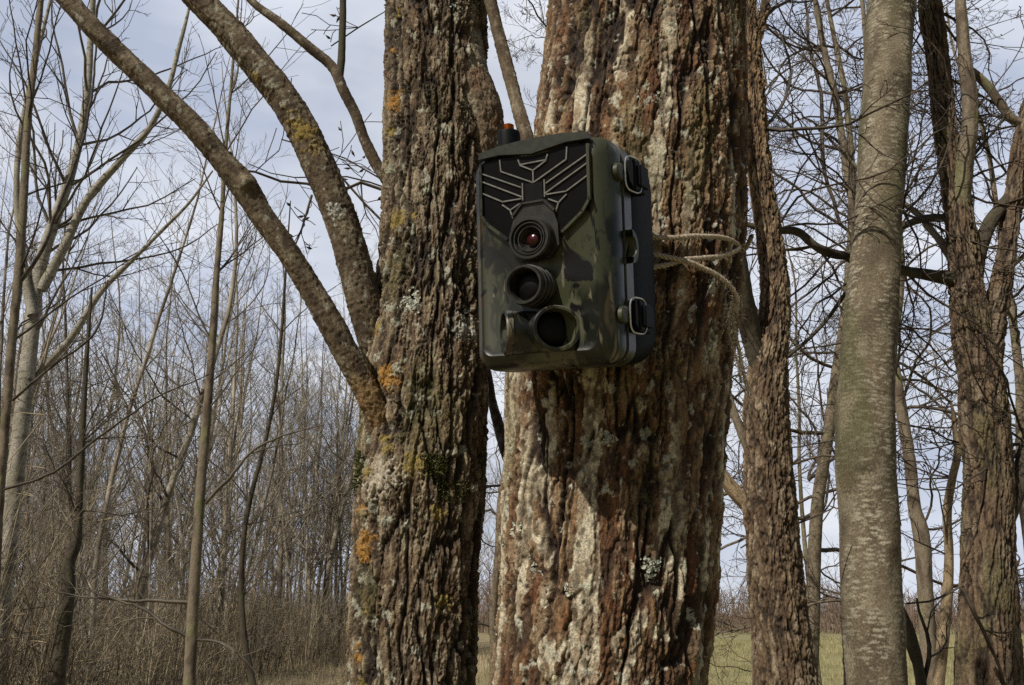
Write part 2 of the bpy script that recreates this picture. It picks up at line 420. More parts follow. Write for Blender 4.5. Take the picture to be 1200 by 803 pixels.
def norm(v): return v / (np.linalg.norm(v) + 1e-12)
def grow(out, rng, p, d, Ln, r, lvl, seg=0.12, curl=0.18, up=0.05, kids=7, ang=(30, 60), ratio=0.5, rend=0.3, rmin=0.0006, buds=0.0):
    n = max(3, int(Ln / seg)); st = Ln / n
    pts = [p]; d = norm(np.asarray(d, float))
    for i in range(n):
        d = norm(d + rng.normal(0, curl, 3) + np.array([0, 0, up]))
        pts.append(pts[-1] + d * st)
    pts = np.array(pts); rad = np.maximum(np.linspace(r, r * rend, n + 1), rmin)
    out.append((pts, rad))
    if buds and lvl == 0:
        for i in range(1, n + 1):
            if rng.random() < buds:
                b = pts[i] + rng.normal(0, rad[i], 3); dd = norm(pts[i] - pts[i - 1] + rng.normal(0, .5, 3)) * 0.009
                out.append((np.array([b, b + dd * .4, b + dd]), np.array([rad[i] * .8, 0.0021, 0.0003])))
    if lvl > 0:
        m = max(1, int(kids * (0.6 + 0.8 * rng.random())))
        for q in range(m):
            t = 0.15 + 0.83 * (q + rng.random()) / m
            k = min(n - 1, int(t * n)); f = t * n - k
            b = pts[k] * (1 - f) + pts[k + 1] * f; ax = norm(pts[k + 1] - pts[k])
            side = norm(np.cross(ax, rng.normal(0, 1, 3)))
            a = R(rng.uniform(*ang)); nd = ax * math.cos(a) + side * math.sin(a)
            grow(out, rng, b, nd, Ln * ratio * (1.05 - 0.6 * t) * rng.uniform(0.6, 1.2), max(rmin, (r + (r * rend - r) * t) * 0.62), lvl - 1, seg, curl, up, kids, ang, ratio, rend, rmin, buds)

# ------------------------------------------------------------------ materials
def new_mat(name):
    m = bpy.data.materials.new(name); m.use_nodes = True
    return m, m.node_tree, m.node_tree.nodes['Principled BSDF']
def bark_mat(name, fine=900, bump=0.25, rough=0.85):
    m, t, b = new_mat(name)
    at = N(t, 'ShaderNodeAttribute', attribute_name='col')
    co = N(t, 'ShaderNodeTexCoord')
    n = N(t, 'ShaderNodeTexNoise'); n.inputs['Scale'].default_value = fine; n.inputs['Detail'].default_value = 4; n.inputs['Roughness'].default_value = 0.65
    L(t, co.outputs['Object'], n.inputs['Vector'])
    mr = N(t, 'ShaderNodeMapRange'); mr.inputs['From Min'].default_value = 0.3; mr.inputs['From Max'].default_value = 0.7
    mr.inputs['To Min'].default_value = 0.42; mr.inputs['To Max'].default_value = 1.58
    L(t, n.outputs['Fac'], mr.inputs['Value'])
    mu = N(t, 'ShaderNodeVectorMath', operation='SCALE'); L(t, at.outputs['Color'], mu.inputs[0]); L(t, mr.outputs[0], mu.inputs['Scale'])
    L(t, mu.outputs[0], b.inputs['Base Color'])
    bp = N(t, 'ShaderNodeBump'); bp.inputs['Strength'].default_value = bump; bp.inputs['Distance'].default_value = 0.9 / fine
    L(t, n.outputs['Fac'], bp.inputs['Height']); L(t, bp.outputs[0], b.inputs['Normal'])
    b.inputs['Roughness'].default_value = rough; b.inputs['Specular IOR Level'].default_value = 0.25
    return m
def noise_mat(name, c1, c2, scale, rough=0.8, spec=0.3, c3=None, stretch=(1, 1, 1), bump=0.0, rnd=0.0):
    m, t, b = new_mat(name)
    co = N(t, 'ShaderNodeTexCoord'); mp = N(t, 'ShaderNodeMapping'); mp.inputs['Scale'].default_value = stretch
    L(t, co.outputs['Object'], mp.inputs['Vector'])
    n = N(t, 'ShaderNodeTexNoise'); n.inputs['Scale'].default_value = scale; n.inputs['Detail'].default_value = 4
    L(t, mp.outputs[0], n.inputs['Vector'])
    cr = N(t, 'ShaderNodeValToRGB'); e = cr.color_ramp.elements
    e[0].position = 0.38; e[0].color = (*c1, 1); e[1].position = 0.62; e[1].color = (*c2, 1)
    if c3: x = e.new(0.5); x.color = (*c3, 1)
    L(t, n.outputs['Fac'], cr.inputs['Fac'])
    src = cr.outputs[0]
    if rnd:
        oi = N(t, 'ShaderNodeObjectInfo'); mr = N(t, 'ShaderNodeMapRange'); mr.inputs['To Min'].default_value = 1 - rnd; mr.inputs['To Max'].default_value = 1 + rnd
        L(t, oi.outputs['Random'], mr.inputs['Value'])
        mu = N(t, 'ShaderNodeVectorMath', operation='SCALE'); L(t, src, mu.inputs[0]); L(t, mr.outputs[0], mu.inputs['Scale']); src = mu.outputs[0]
    L(t, src, b.inputs['Base Color'])
    if bump:
        bp = N(t, 'ShaderNodeBump'); bp.inputs['Strength'].default_value = bump; bp.inputs['Distance'].default_value = 0.5 / scale
        L(t, n.outputs['Fac'], bp.inputs['Height']); L(t, bp.outputs[0], b.inputs['Normal'])
    b.inputs['Roughness'].default_value = rough; b.inputs['Specular IOR Level'].default_value = spec
    return m
M_bark = bark_mat('bark_close', 800, .7)
M_bark_mid = bark_mat('bark_mid', 300, 0.3)
M_bark_far = bark_mat('bark_far', 60, 0.3)
M_twig = noise_mat('twig_dark', (.035, .026, .019), (.085, .066, .046), 30, .7, c3=(.05, .038, .027))
M_twig_mid = noise_mat('twig_brown', (.065, .048, .034), (.14, .11, .078), 9, .75)
M_grey_twig = noise_mat('twig_grey', (.085, .07, .052), (.17, .145, .11), 7, .8, rnd=.25)
M_forest = noise_mat('thicket_bark', (.10, .085, .062), (.28, .25, .195), 2.5, .85, c3=(.18, .15, .112), rnd=.5)
M_under = noise_mat('undergrowth_stems', (.075, .058, .036), (.40, .34, .23), 4.0, .85, c3=(.20, .155, .095), stretch=(1, 1, .12))
M_far = noise_mat('far_wood', (.10, .07, .05), (.20, .145, .105), .12, .9)
M_lichen = noise_mat('pale_lichen', (.24, .25, .20), (.40, .41, .34), 600, .9)
M_orange = noise_mat('orange_lichen', (.26, .13, .025), (.38, .23, .05), 500, .9)
M_moss = noise_mat('moss_green', (.03, .036, .012), (.10, .105, .03), 300, .9)

# ------------------------------------------------------------------ ground
rng = np.random.default_rng(5)
def gz(x, y):
    x = np.asarray(x, float); y = np.asarray(y, float)
    rr = np.hypot(x, y)
    f = np.clip(rr / 8, 0, 1) * np.exp(-rr / 400)
    z = (0.10 * np.sin(x * 0.31 + 1) * np.cos(y * 0.23) + 0.05 * np.sin(x * 0.9 + y * .6)) * f
    bank = np.exp(-((x + 12) / 9.0) ** 2) * np.clip((y - 10) / 12, 0, 1) * np.exp(-((y - 27) / 16.0) ** 2)
    return z + 0.45 * bank
nr_, na_ = 150, 240
rs = np.concatenate([[0.01], np.geomspace(0.4, 2500, nr_ - 1)]); aa = np.linspace(0, 2 * math.pi, na_, endpoint=False)
gx = rs[:, None] * np.cos(aa); gy = rs[:, None] * np.sin(aa)
V = np.stack([gx, gy, gz(gx, gy)], -1).reshape(-1, 3)
i = np.arange(nr_ - 1)[:, None] * na_; j = np.arange(na_)[None, :]; j2 = (j + 1) % na_
F = np.stack([i + j, i + na_ + j, i + na_ + j2, i + j2], -1).reshape(-1, 4)
m, t, b = new_mat('field_ground')
co = N(t, 'ShaderNodeTexCoord')
n1 = N(t, 'ShaderNodeTexNoise'); n1.inputs['Scale'].default_value = 0.22; n1.inputs['Detail'].default_value = 6
n2 = N(t, 'ShaderNodeTexNoise'); n2.inputs['Scale'].default_value = 9; n2.inputs['Detail'].default_value = 5
L(t, co.outputs['Object'], n1.inputs['Vector']); L(t, co.outputs['Object'], n2.inputs['Vector'])
sp = N(t, 'ShaderNodeSeparateXYZ'); L(t, co.outputs['Object'], sp.inputs[0])
mr = N(t, 'ShaderNodeMapRange'); mr.inputs['From Min'].default_value = -6; mr.inputs['From Max'].default_value = 6
L(t, sp.outputs['X'], mr.inputs['Value'])
ad = N(t, 'ShaderNodeMath', operation='ADD'); L(t, mr.outputs[0], ad.inputs[0])
ms = N(t, 'ShaderNodeMath', operation='MULTIPLY_ADD'); ms.inputs[1].default_value = 1.6; ms.inputs[2].default_value = -0.95
L(t, n1.outputs['Fac'], ms.inputs[0]); L(t, ms.outputs[0], ad.inputs[1])
g1 = N(t, 'ShaderNodeMix', data_type='RGBA'); g1.inputs['A'].default_value = (.24, .19, .11, 1); g1.inputs['B'].default_value = (.22, .21, .10, 1)
ad.use_clamp = True; L(t, ad.outputs[0], g1.inputs['Factor'])
g2 = N(t, 'ShaderNodeMix', data_type='RGBA', blend_type='MULTIPLY'); g2.inputs['Factor'].default_value = 1
c2 = N(t, 'ShaderNodeMapRange'); c2.inputs['From Min'].default_value = .3; c2.inputs['From Max'].default_value = .7; c2.inputs['To Min'].default_value = .6; c2.inputs['To Max'].default_value = 1.25
L(t, n2.outputs['Fac'], c2.inputs['Value']); L(t, g1.outputs['Result'], g2.inputs['A']); L(t, c2.outputs[0], g2.inputs['B'])
L(t, g2.outputs['Result'], b.inputs['Base Color']); b.inputs['Roughness'].default_value = .95; b.inputs['Specular IOR Level'].default_value = .1
tag(link('ground', mesh_np('ground', V, F), m), None, None, kind='structure')

# dry grass: single tapered blades
def blades(name, n, xr, yr, h, w, seed, mat, keep=None, lean=.35):
    g = np.random.default_rng(seed)
    y = yr[0] + (yr[1] - yr[0]) * g.random(n) ** .8
    x = (xr[0] + (xr[1] - xr[0]) * g.random(n)) * y
    if keep is not None:
        k = keep(x, y, g); x, y = x[k], y[k]; n = len(x)
    z = gz(x, y); a = g.random(n) * 6.283; hh = h * (.4 + .9 * g.random(n)); ww = w * (.6 + .8 * g.random(n)) * (y / yr[0]) ** .5
    lx = g.normal(0, lean, n) * hh; ly = g.normal(0, lean, n) * hh
    A0 = np.stack([x - ww * np.cos(a), y - ww * np.sin(a), z - .02], -1); B0 = np.stack([x + ww * np.cos(a), y + ww * np.sin(a), z - .02], -1)
    T0 = np.stack([x + lx, y + ly, z + hh], -1)
    Vv = np.stack([A0, B0, T0], 1).reshape(-1, 3); Ff = np.arange(3 * n).reshape(-1, 3)
    return link(name, mesh_np(name, Vv, Ff, smooth=False), mat)
M_dry = noise_mat('dry_grass', (.24, .19, .11), (.42, .35, .22), .9, .9, c3=(.33, .27, .165))
M_green = noise_mat('field_grass', (.16, .16, .065), (.38, .33, .18), .8, .9, c3=(.27, .24, .115))
tag(blades('dry_grass', 60000, (-.62, .06), (9, 45), .22, .004, 1, M_dry), 'pale dry grass on the bank below the thicket', 'grass', kind='stuff')
tag(blades('field_grass', 90000, (.0, .62), (9, 60), .17, .004, 2, M_green), 'short green and straw grass of the open field', 'grass', kind='stuff')

# ------------------------------------------------------------------ far woodland on the horizon
g = np.random.default_rng(8)
polys = []
for k in range(5200):
    y = g.uniform(75, 125); x = g.uniform(-.75, .75) * y
    tall = 1.0 + 1.3 * max(0, math.sin(x * .13 + 1.0) * math.sin(x * .047 + 2)) + (1.2 if g.random() < .03 else 0)
    H = tall * g.uniform(1.2, 3.4) * (y / 85)
    b0 = np.array([x, y, float(gz(x, y)) - .1]); lean = g.normal(0, .22, 2)
    polys.append((np.array([b0, b0 + [lean[0] * H * .4, lean[1] * H * .4, H * .55], b0 + [lean[0] * H, lean[1] * H, H]]), np.array([.05, .035, .008])))
    for q in range(7):
        f = g.uniform(.1, .95); s0 = b0 + np.array([lean[0] * H * f, lean[1] * H * f, H * f]); d = np.array([g.normal(0, .5), g.normal(0, .5), g.uniform(.3, 1)]) * H * .3
        polys.append((np.array([s0, s0 + d * .5 + g.normal(0, .05, 3), s0 + d]), np.array([.03, .022, .006])))
tag(link('far_woodland', tubes_mesh('far_woodland', polys, 3), M_far), 'low brown leafless woodland along the far edge of the field', 'woodland', kind='stuff')

# ------------------------------------------------------------------ thicket of slender trees
def proto_tree(seed, H, r0, fork=False, ngr=28):
    g = np.random.default_rng(seed)
    tr, cr = [], []
    n = 22; p = np.zeros(3); pts = [p]; d = norm(np.array([g.normal(0, .05), g.normal(0, .05), 1]))
    for k in range(n):
        d = norm(d + g.normal(0, .045, 3) + np.array([0, 0, .06])); p = p + d * H / n; pts.append(p)
    pts = np.array(pts); rad = r0 * (1 - .93 * np.linspace(0, 1, n + 1) ** 1.1)
    tr.append((pts, rad))
    if fork:
        k = int(n * .35); sub = []
        grow(sub, g, pts[k], pts[k + 1] - pts[k] + np.array([g.normal(0, .25), g.normal(0, .25), 0]), H * .55, rad[k] * .7, 0, .5, .05, .06)
        tr += sub
        for q in range(10):
            s = sub[0][0]; kk = g.integers(3, len(s) - 1)
            grow(cr, g, s[kk], norm(g.normal(0, 1, 3)) * .7 + np.array([0, 0, .8]), H * .13, .012, 1, .16, .1, .08, 6, (25, 50), .55, .3, .0022)
    for q in range(ngr):
        f = .16 + .82 * (q + g.random()) / ngr; k = min(n - 1, int(f * n)); b0 = pts[k] + (pts[k + 1] - pts[k]) * (f * n - k)
        az = g.random() * 6.283; el = R(g.uniform(25, 62))
        dd = np.array([math.cos(az) * math.cos(el), math.sin(az) * math.cos(el), math.sin(el)])
        grow(cr, g, b0, dd, H * .26 * (1.08 - f) * g.uniform(.6, 1.25) + .3, max(.005, rad[k] * .38), 2, .16, .12, .07, 6, (25, 52), .54, .3, .0023)
    return tubes_mesh('trunk', tr, 8), tubes_mesh('crown', cr, 3)
protos = [proto_tree(100 + k, H, r0, fk) for k, (H, r0, fk) in enumerate([(12, .075, False), (10, .05, True), (13, .085, False), (9, .042, False), (11, .06, True), (14, .10, True), (8, .036, False), (11.5, .05, False)])]
for tm, cmh in protos:
    tm.materials.append(M_forest); cmh.materials.append(M_forest)
def copy_tree(k, loc, rz, sc, label, cat, group, name='thicket_tree'):
    r = bpy.data.objects.new(name, None); C.objects.link(r); r.location = loc; r.rotation_euler = (0, 0, rz); r.scale = (sc, sc, sc)
    tag(r, label, cat, group)
    for nm, me in zip(('trunk', 'crown'), protos[k]):
        o = bpy.data.objects.new(nm, me); C.objects.link(o); o.parent = r
g = np.random.default_rng(77)
cnt = 0; placed = []
def edge_depth(px):     # nearest distance of the thicket along this direction
    return np.interp(px, [-80, 120, 250, 330, 400, 470, 560], [9, 10.5, 15.5, 23.5, 29, 34, 40])
tries = 0
while cnt < 150 and tries < 6000:
    tries += 1
    px = g.uniform(-70, 455) if cnt < 137 else g.uniform(455, 640)
    e = edge_depth(px); Y = e + (46 - e) * g.random() ** 1.0 if cnt < 137 else g.uniform(44, 70)
    x = (px - 600) / FPX * Y * .98
    if any((x - a) ** 2 + (Y - b_) ** 2 < .35 for a, b_ in placed): continue
    placed.append((x, Y))
    k = int(g.integers(0, len(protos)))
    sc = g.uniform(.8, 1.12) * float(np.interp(px, [150, 300, 440], [1.0, 1.2, 1.35]))
    if cnt % 3 == 0 or Y < 14: k = (3, 6, 1, 7)[int(g.integers(0, 4))]
    if k == 5 and Y < 24: k = 3
    if px < 260 and Y < 22: sc *= .85
    far = Y > 26
    copy_tree(k, (x, Y, float(gz(x, Y)) - .05), g.random() * 6.283, sc,
              'slender bare tree deep in the leafless thicket left of the lichen-spotted trunk' if far else 'slender bare tree at the near edge of the leafless thicket on the left',
              'tree', 'thin bare trees deep in the thicket' if far else 'thin bare trees along the near edge of the thicket')
    cnt += 1

for _k in range(52):
    px = g.uniform(-60, 440); e = float(edge_depth(px)) * .92; Y = e + 12 * g.random() ** 1.5
    x = (px - 600) / FPX * Y * .98; k = (1, 3, 4, 6)[_k % 4]
    copy_tree(k, (x, Y, float(gz(x, Y)) - .12), g.random() * 6.283, g.uniform(.22, .40), 'low bare many-twigged bush standing in the brushwood at the foot of the thicket', 'bush', 'low bare bushes in the brushwood', 'bare_bush')
# undergrowth whips
polys = []
g = np.random.default_rng(12)
for k in range(7000):
    px = g.uniform(-120, 470); e = float(edge_depth(px)) * .86; Y = e + (45 - e) * g.random() ** 1.3
    x = (px - 600) / FPX * Y; H = g.uniform(.7, 2.9) * (1.0 if g.random() < .85 else 1.4) * float(.75 + .55 * math.sin(x * .8 + Y * .3) * math.sin(Y * .9 + x * .5))
    if px > 380: H *= .8
    b0 = np.array([x, Y, float(gz(x, Y)) - .03]); ln = g.normal(0, .2, 2); r0 = g.uniform(.003, .015)
    p1 = b0 + [ln[0] * H * .2, ln[1] * H * .2, H * .4]; p2 = b0 + [ln[0] * H * .55, ln[1] * H * .55, H * .75]; p3 = b0 + [ln[0] * H * 1.1, ln[1] * H, H]
    polys.append((np.array([b0, p1, p2, p3]), np.array([r0, r0 * .8, r0 * .5, .0015])))
    for q in range(4):
        s0 = p1 + (p3 - p1) * g.random(); d = np.array([g.normal(0, .55), g.normal(0, .4), g.uniform(-.1, .9)]) * g.uniform(.2, .6)
        polys.append((np.array([s0, s0 + d * .5 + g.normal(0, .03, 3), s0 + d]), np.array([r0 * .5, r0 * .4, .0015])))
tag(link('undergrowth', tubes_mesh('undergrowth', polys, 3), M_under), 'dense brown leafless brushwood under the thicket trees', 'undergrowth', kind='stuff')

# ------------------------------------------------------------------ traced trees
def path(spec, base=None, top=None):
    pts, rad = [], []
    if base is not None:
        for bp_, br in base: pts.append(np.array(bp_, float)); rad.append(br)
    i0 = len(pts)
    for s_ in spec:
        p, r = PW(*s_); pts.append(p); rad.append(r)
    i1 = len(pts) - 1
    if top is not None:
        for bp_, br in top: pts.append(np.array(bp_, float)); rad.append(br)
    return np.array(pts), np.array(rad), (i0, i1)
def ext_base(spec, flare=1.25, z=-.05, drift=.0):
    """points from the ground up to the first traced point"""
    p, r = PW(*spec[0]); p2, r2 = PW(*spec[1]); d = (p - p2) / max(.05, (p[2] - p2[2]) * -1)
    x = p[0] + d[0] * p[2] * .3 + drift
    gz0 = float(gz(x, p[1]))
    return [((x, p[1], gz0 + z), r * flare * 1.15), ((x * .7 + p[0] * .3, p[1], gz0 + (p[2] - gz0) * .35), r * flare * .95)]
def ext_top(spec, h, rend=.45, lean=(0, 0)):
    p, r = PW(*spec[-1]); p2, r2 = PW(*spec[-2]); d = norm(p - p2)
    a = p + d * h * .3; b = a + norm(d + np.array([lean[0], lean[1], .3])) * h * .7
    return [(a, r * (1 - .25 * (1 - rend))), (b, r * rend)]
def crown(parent, seeds, mat=None, sides=3, name='crown'):
    return link(name, tubes_mesh(name, seeds, sides), mat or M_twig, parent)
def traced_twig(spec, g=None, kids=0, out=None, **kw):
    pts, rad, _ = path(spec)
    p, r, s = curve(pts, rad, .03)
    p = p + np.cumsum(np.random.default_rng(len(spec) * 7 + int(spec[0][0])).normal(0, .0012, p.shape) * (p[:, 1:2] ** .5), axis=0) * 1.0
    polys = [(p, r)]
    if kids:
        for q in range(kids):
            k = g.integers(1, len(p) - 1); ax = norm(p[k + 1] - p[k]) if k + 1 < len(p) else norm(p[k] - p[k - 1])
            side = norm(np.cross(ax, g.normal(0, 1, 3))); a = R(g.uniform(30, 65))
            grow(polys, g, p[k], ax * math.cos(a) + side * math.sin(a), kw.get('len', .4) * g.uniform(.5, 1.2), r[k] * .5, kw.get('lvl', 1), kw.get('seg', .05), kw.get('curl', .2), kw.get('up', .06), kw.get('ck', 5), (30, 60), .5, .35, kw.get('rmin', .0008), kw.get('buds', .25))
    return polys

# ---- the two near trunks
RY, LY = 0.675, 0.735
spec_r = [(697, 850, RY, 256), (702, 790, RY, 252), (711, 700, RY, 254), (714, 610, RY, 257), (720, 530, RY, 258), (724, 440, RY, 262), (734, 360, RY, 262), (742, 280, RY, 258), (747, 200, RY, 250), (750, 120, RY, 240), (754, 50, RY, 230), (758, -30, RY, 224)]
pts_r, rad_r, ix_r = path(spec_r, ext_base(spec_r, 1.2), ext_top(spec_r, 3.0, .6, (.35, 0)))
right_tree = thing('willow_tree', 'thick reddish-brown trunk with pale bark plates that carries the trail camera', 'tree', (pts_r[0][0], RY, 0))
trunk_r, axis_r = bark_tube('trunk', pts_r, rad_r, style_plates, M_bark, right_tree, step=.00088, dense=ix_r, coarse=.02, lobes=.035, seed=1)

spec_l = [(479, 850, LY, 150), (481, 803, LY, 147), (484, 720, LY, 147), (488, 640, LY, 147), (492, 570, LY, 150), (497, 500, LY, 147), (499, 440, LY, 144), (503, 370, LY, 134), (508, 300, LY, 126), (511, 200, LY, 122), (511, 100, LY, 118), (511, 0, LY, 117), (511, -40, LY, 116)]
pts_l, rad_l, ix_l = path(spec_l, ext_base(spec_l, 1.2), ext_top(spec_l, 2.6, .45, (.30, 0)))
left_tree = thing('lichen_spotted_tree', 'narrower grey-brown furrowed trunk with orange lichen and moss, left of the trail camera', 'tree', (pts_l[0][0], LY, 0))

def on_axis(ax, px, py, lift=0.0):
    """where the sight line through (px,py) meets the bark of a trunk; beyond its edge, beside it"""
    p, r, s = ax; d = norm(ray(px, py)); best = None
    for t in np.arange(.45, 1.3, .0008):
        q = EYE + d * t
        k = int(np.argmin(np.abs(p[:, 2] - q[2]))); v = q - p[k]; v[2] = 0; dist = np.linalg.norm(v) - (r[k] + lift)
        if best is None or dist < best[0]: best = (dist, q, v)
        if dist <= 0: return q, norm(v)
    return best[1], norm(best[2])
ax_l0 = curve(pts_l, rad_l, .004)
OR = (.27, .14, .03); YE = (.20, .15, .045); WH = (.45, .46, .40)
def spot(ax, px, py, rpx, c):
    q, nrm = on_axis(ax, px, py); return (q, rpx * np.linalg.norm(q - EYE) / FPX, c, 'l')
spots_l = [spot(ax_l0, 455, 442, 17, OR), spot(ax_l0, 425, 640, 17, OR), spot(ax_l0, 427, 600, 11, OR), spot(ax_l0, 462, 118, 14, OR), spot(ax_l0, 466, 256, 13, YE), spot(ax_l0, 487, 545, 14, YE),
           spot(ax_l0, 520, 705, 10, YE), spot(ax_l0, 515, 600, 9, YE), spot(ax_l0, 483, 355, 11, WH), spot(ax_l0, 545, 385, 14, (.3, .3, .27)), spot(ax_l0, 450, 560, 22, (.35, .31, .24))]
_g = np.random.default_rng(64)
for _k in range(34):
    _y = _g.uniform(0, 800); _x = float(np.interp(_y, [0, 300, 560, 800], [455, 448, 420, 412])) + abs(_g.normal(0, 26))
    spots_l.append(spot(ax_l0, _x, _y, _g.uniform(4, 8), (OR, YE, (.24, .24, .17), (.27, .27, .21), YE, (.22, .20, .13), (.24, .24, .19))[_k % 7]))
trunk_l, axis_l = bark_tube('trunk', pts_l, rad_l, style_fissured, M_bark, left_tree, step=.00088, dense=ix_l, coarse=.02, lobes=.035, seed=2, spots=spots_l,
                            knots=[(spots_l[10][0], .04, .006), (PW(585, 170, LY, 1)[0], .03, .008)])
sp_limb = [(508, -80, LY - .006, 78), (514, -20, LY - .006, 76), (523, 40, LY - .008, 72), (538, 90, LY - .010, 66), (557, 135, LY - .010, 58), (564, 180, LY - .006, 48), (563, 240, LY, 34), (556, 320, LY + .01, 20)]
pl, rl, _ = path(sp_limb)
top = ext_top([sp_limb[1], sp_limb[0]], 1.2, .5)
pl = np.vstack([[np.array(t_[0]) for t_ in top[::-1]], pl]); rl = np.concatenate([[t_[1] for t_ in top[::-1]], rl])
bark_tube('limb', pl, rl, style_smoothlimb, M_bark, left_tree, step=.0012, dense=(2, len(pl) - 1), coarse=.02, lobes=.12, seed=3)

# limbs of the left tree
BA = [(40, -45, .60, 24), (75, -5, .605, 25), (110, 35, .61, 26), (150, 73, .62, 27), (190, 112, .625, 28), (230, 152, .632, 29), (262, 190, .64, 30), (286, 219, .645, 35), (304, 248, .65, 31), (330, 285, .655, 30), (362, 335, .665, 31), (388, 380, .672, 33), (408, 418, .68, 33), (428, 456, .688, 30), (444, 492, .697, 27), (455, 525, .706, 22), (459, 550, .715, 12)]
def limb_from(spec, name, style, seedn, toplen=1.2, step=.0011, spots=(), knots=(), parent=None, mat=None, coarse=.02, dense=True):
    p_, r_, _ = path(spec)
    if style is style_scurfy: r_ = r_ * .93
    tp = ext_top([spec[1], spec[0]], toplen, .5)
    p_ = np.vstack([[np.array(t_[0]) for t_ in tp[::-1]], p_]); r_ = np.concatenate([[t_[1] for t_ in tp[::-1]], r_])
    return bark_tube(name, p_, r_, style, mat or M_bark, parent, step=step, dense=(2, len(p_) - 1), coarse=coarse, seed=seedn, lobes=.12, spots=spots, knots=knots, bias=.2)
sa = [(P(430, 462, .68), .018, (.20, .13, .06), 'b'), (P(440, 485, .685), .018, (.18, .115, .055), 'b'), (P(450, 512, .69), .016, (.17, .105, .05), 'b')]
limb_from(BA, 'limb', style_scurfy, 4, toplen=.35, parent=left_tree, spots=sa, knots=[(P(289, 214, .635), .008, .004), (P(160, 74, .61), .006, .002), (P(402, 408, .66), .008, .003)])
BB = [(170, -70, .66, 34), (232, -2, .665, 36), (265, 32, .67, 37), (300, 75, .675, 38), (332, 115, .68, 39), (358, 160, .685, 40), (378, 203, .69, 41), (395, 245, .695, 41), (408, 285, .70, 41), (419, 325, .705, 42), (430, 365, .712, 44), (441, 405, .722, 44), (455, 450, .735, 40)]
sb = [(P(x_, y_, .668), .005, c_, 'o') for x_, y_, c_ in ((365, 190, YE), (380, 225, YE), (300, 90, YE), (318, 100, (.22, .22, .16)), (405, 300, YE), (420, 340, (.24, .24, .18)), (270, 50, (.24, .24, .18)), (398, 262, (.24, .24, .18)), (430, 380, YE))] + [(P(352, 148, .665), .015, (.24, .17, .04), 'o'), (P(340, 130, .662), .010, (.22, .16, .045), 'o'), (P(372, 168, .668), .009, (.22, .16, .045), 'o'), (P(392, 245, .675), .01, WH, 'o')]
limb_from(BB, 'limb', style_scurfy, 5, toplen=.35, parent=left_tree, spots=sb)
BCc = [(270, -30, .74, 9), (297, 3, .74, 10), (330, 28, .74, 12), (362, 55, .745, 13), (392, 82, .75, 14), (402, 105, .75, 14), (416, 133, .755, 14), (428, 165, .76, 14), (441, 192, .765, 15), (458, 218, .77, 15)]
limb_from(BCc, 'limb', style_scurfy, 6, toplen=.5, step=.0014, parent=left_tree)
BD = [(400, -40, .75, 7), (402, 0, .75, 7), (401, 40, .75, 8), (400, 70, .75, 9), (398, 90, .75, 9)]
limb_from(BD, 'limb', style_dark, 7, toplen=.4, step=.002, parent=left_tree)
g = np.random.default_rng(31)
polys = []
for sp_ in ([(268, 197, .9, 3.0), (300, 203, .9, 3.5), (325, 215, .9, 4), (345, 224, .9, 4), (372, 220, .9, 4.2), (400, 232, .9, 4.6), (422, 219, .9, 5), (455, 232, .9, 5)],
            [(330, 163, .95, 2), (352, 168, .95, 2.5), (385, 190, .95, 3), (420, 225, .95, 3.5), (455, 262, .95, 3.8)],
            [(350, 168, .95, 1.6), (395, 180, .95, 2), (430, 195, .95, 2.4), (458, 210, .95, 2.6)],
            [(366, 228, .95, 3.5), (357, 250, .95, 3), (352, 275, .95, 2.5), (340, 305, .95, 1.6)],
            [(450, 12, .95, 1.4), (425, 22, .95, 2), (408, 40, .95, 2.2), (385, 52, .95, 2)],
            [(290, 190, 1.0, 1.4), (330, 207, 1.0, 1.8), (400, 205, 1.0, 2.4), (458, 222, 1.0, 2.8)]):
    polys += traced_twig(sp_, g, 3, len=.09, seg=.018, ck=3, rmin=.0006, buds=.22, curl=.22, lvl=1)
crown(left_tree, polys)

# limb between the trunks, belongs to the right tree
sp = [(560, -60, .70, 15), (573, -5, .70, 16), (583, 35, .70, 16), (592, 70, .695, 17), (600, 100, .69, 17), (608, 130, .685, 18), (618, 165, .68, 19), (635, 220, .67, 22), (655, 280, .66, 22)]
limb_from(sp, 'limb', style_scurfy, 8, toplen=.8, step=.0016, parent=right_tree)
sp = [(548, 330, .80, 8), (560, 390, .80, 9), (572, 440, .80, 10), (578, 475, .79, 12), (588, 510, .78, 16), (604, 545, .75, 24), (625, 585, .71, 24)]
limb_from(sp, 'limb', style_scurfy, 9, toplen=.4, step=.0016, parent=right_tree, knots=[(P(592, 515, .76), .01, .006)])
sp = [(545, 572, .85, 2), (565, 573, .84, 3), (588, 571, .82, 4), (610, 573, .78, 5)]
g = np.random.default_rng(32)
crown(right_tree, traced_twig(sp, g, 3, len=.08, seg=.02, ck=3, buds=.2))

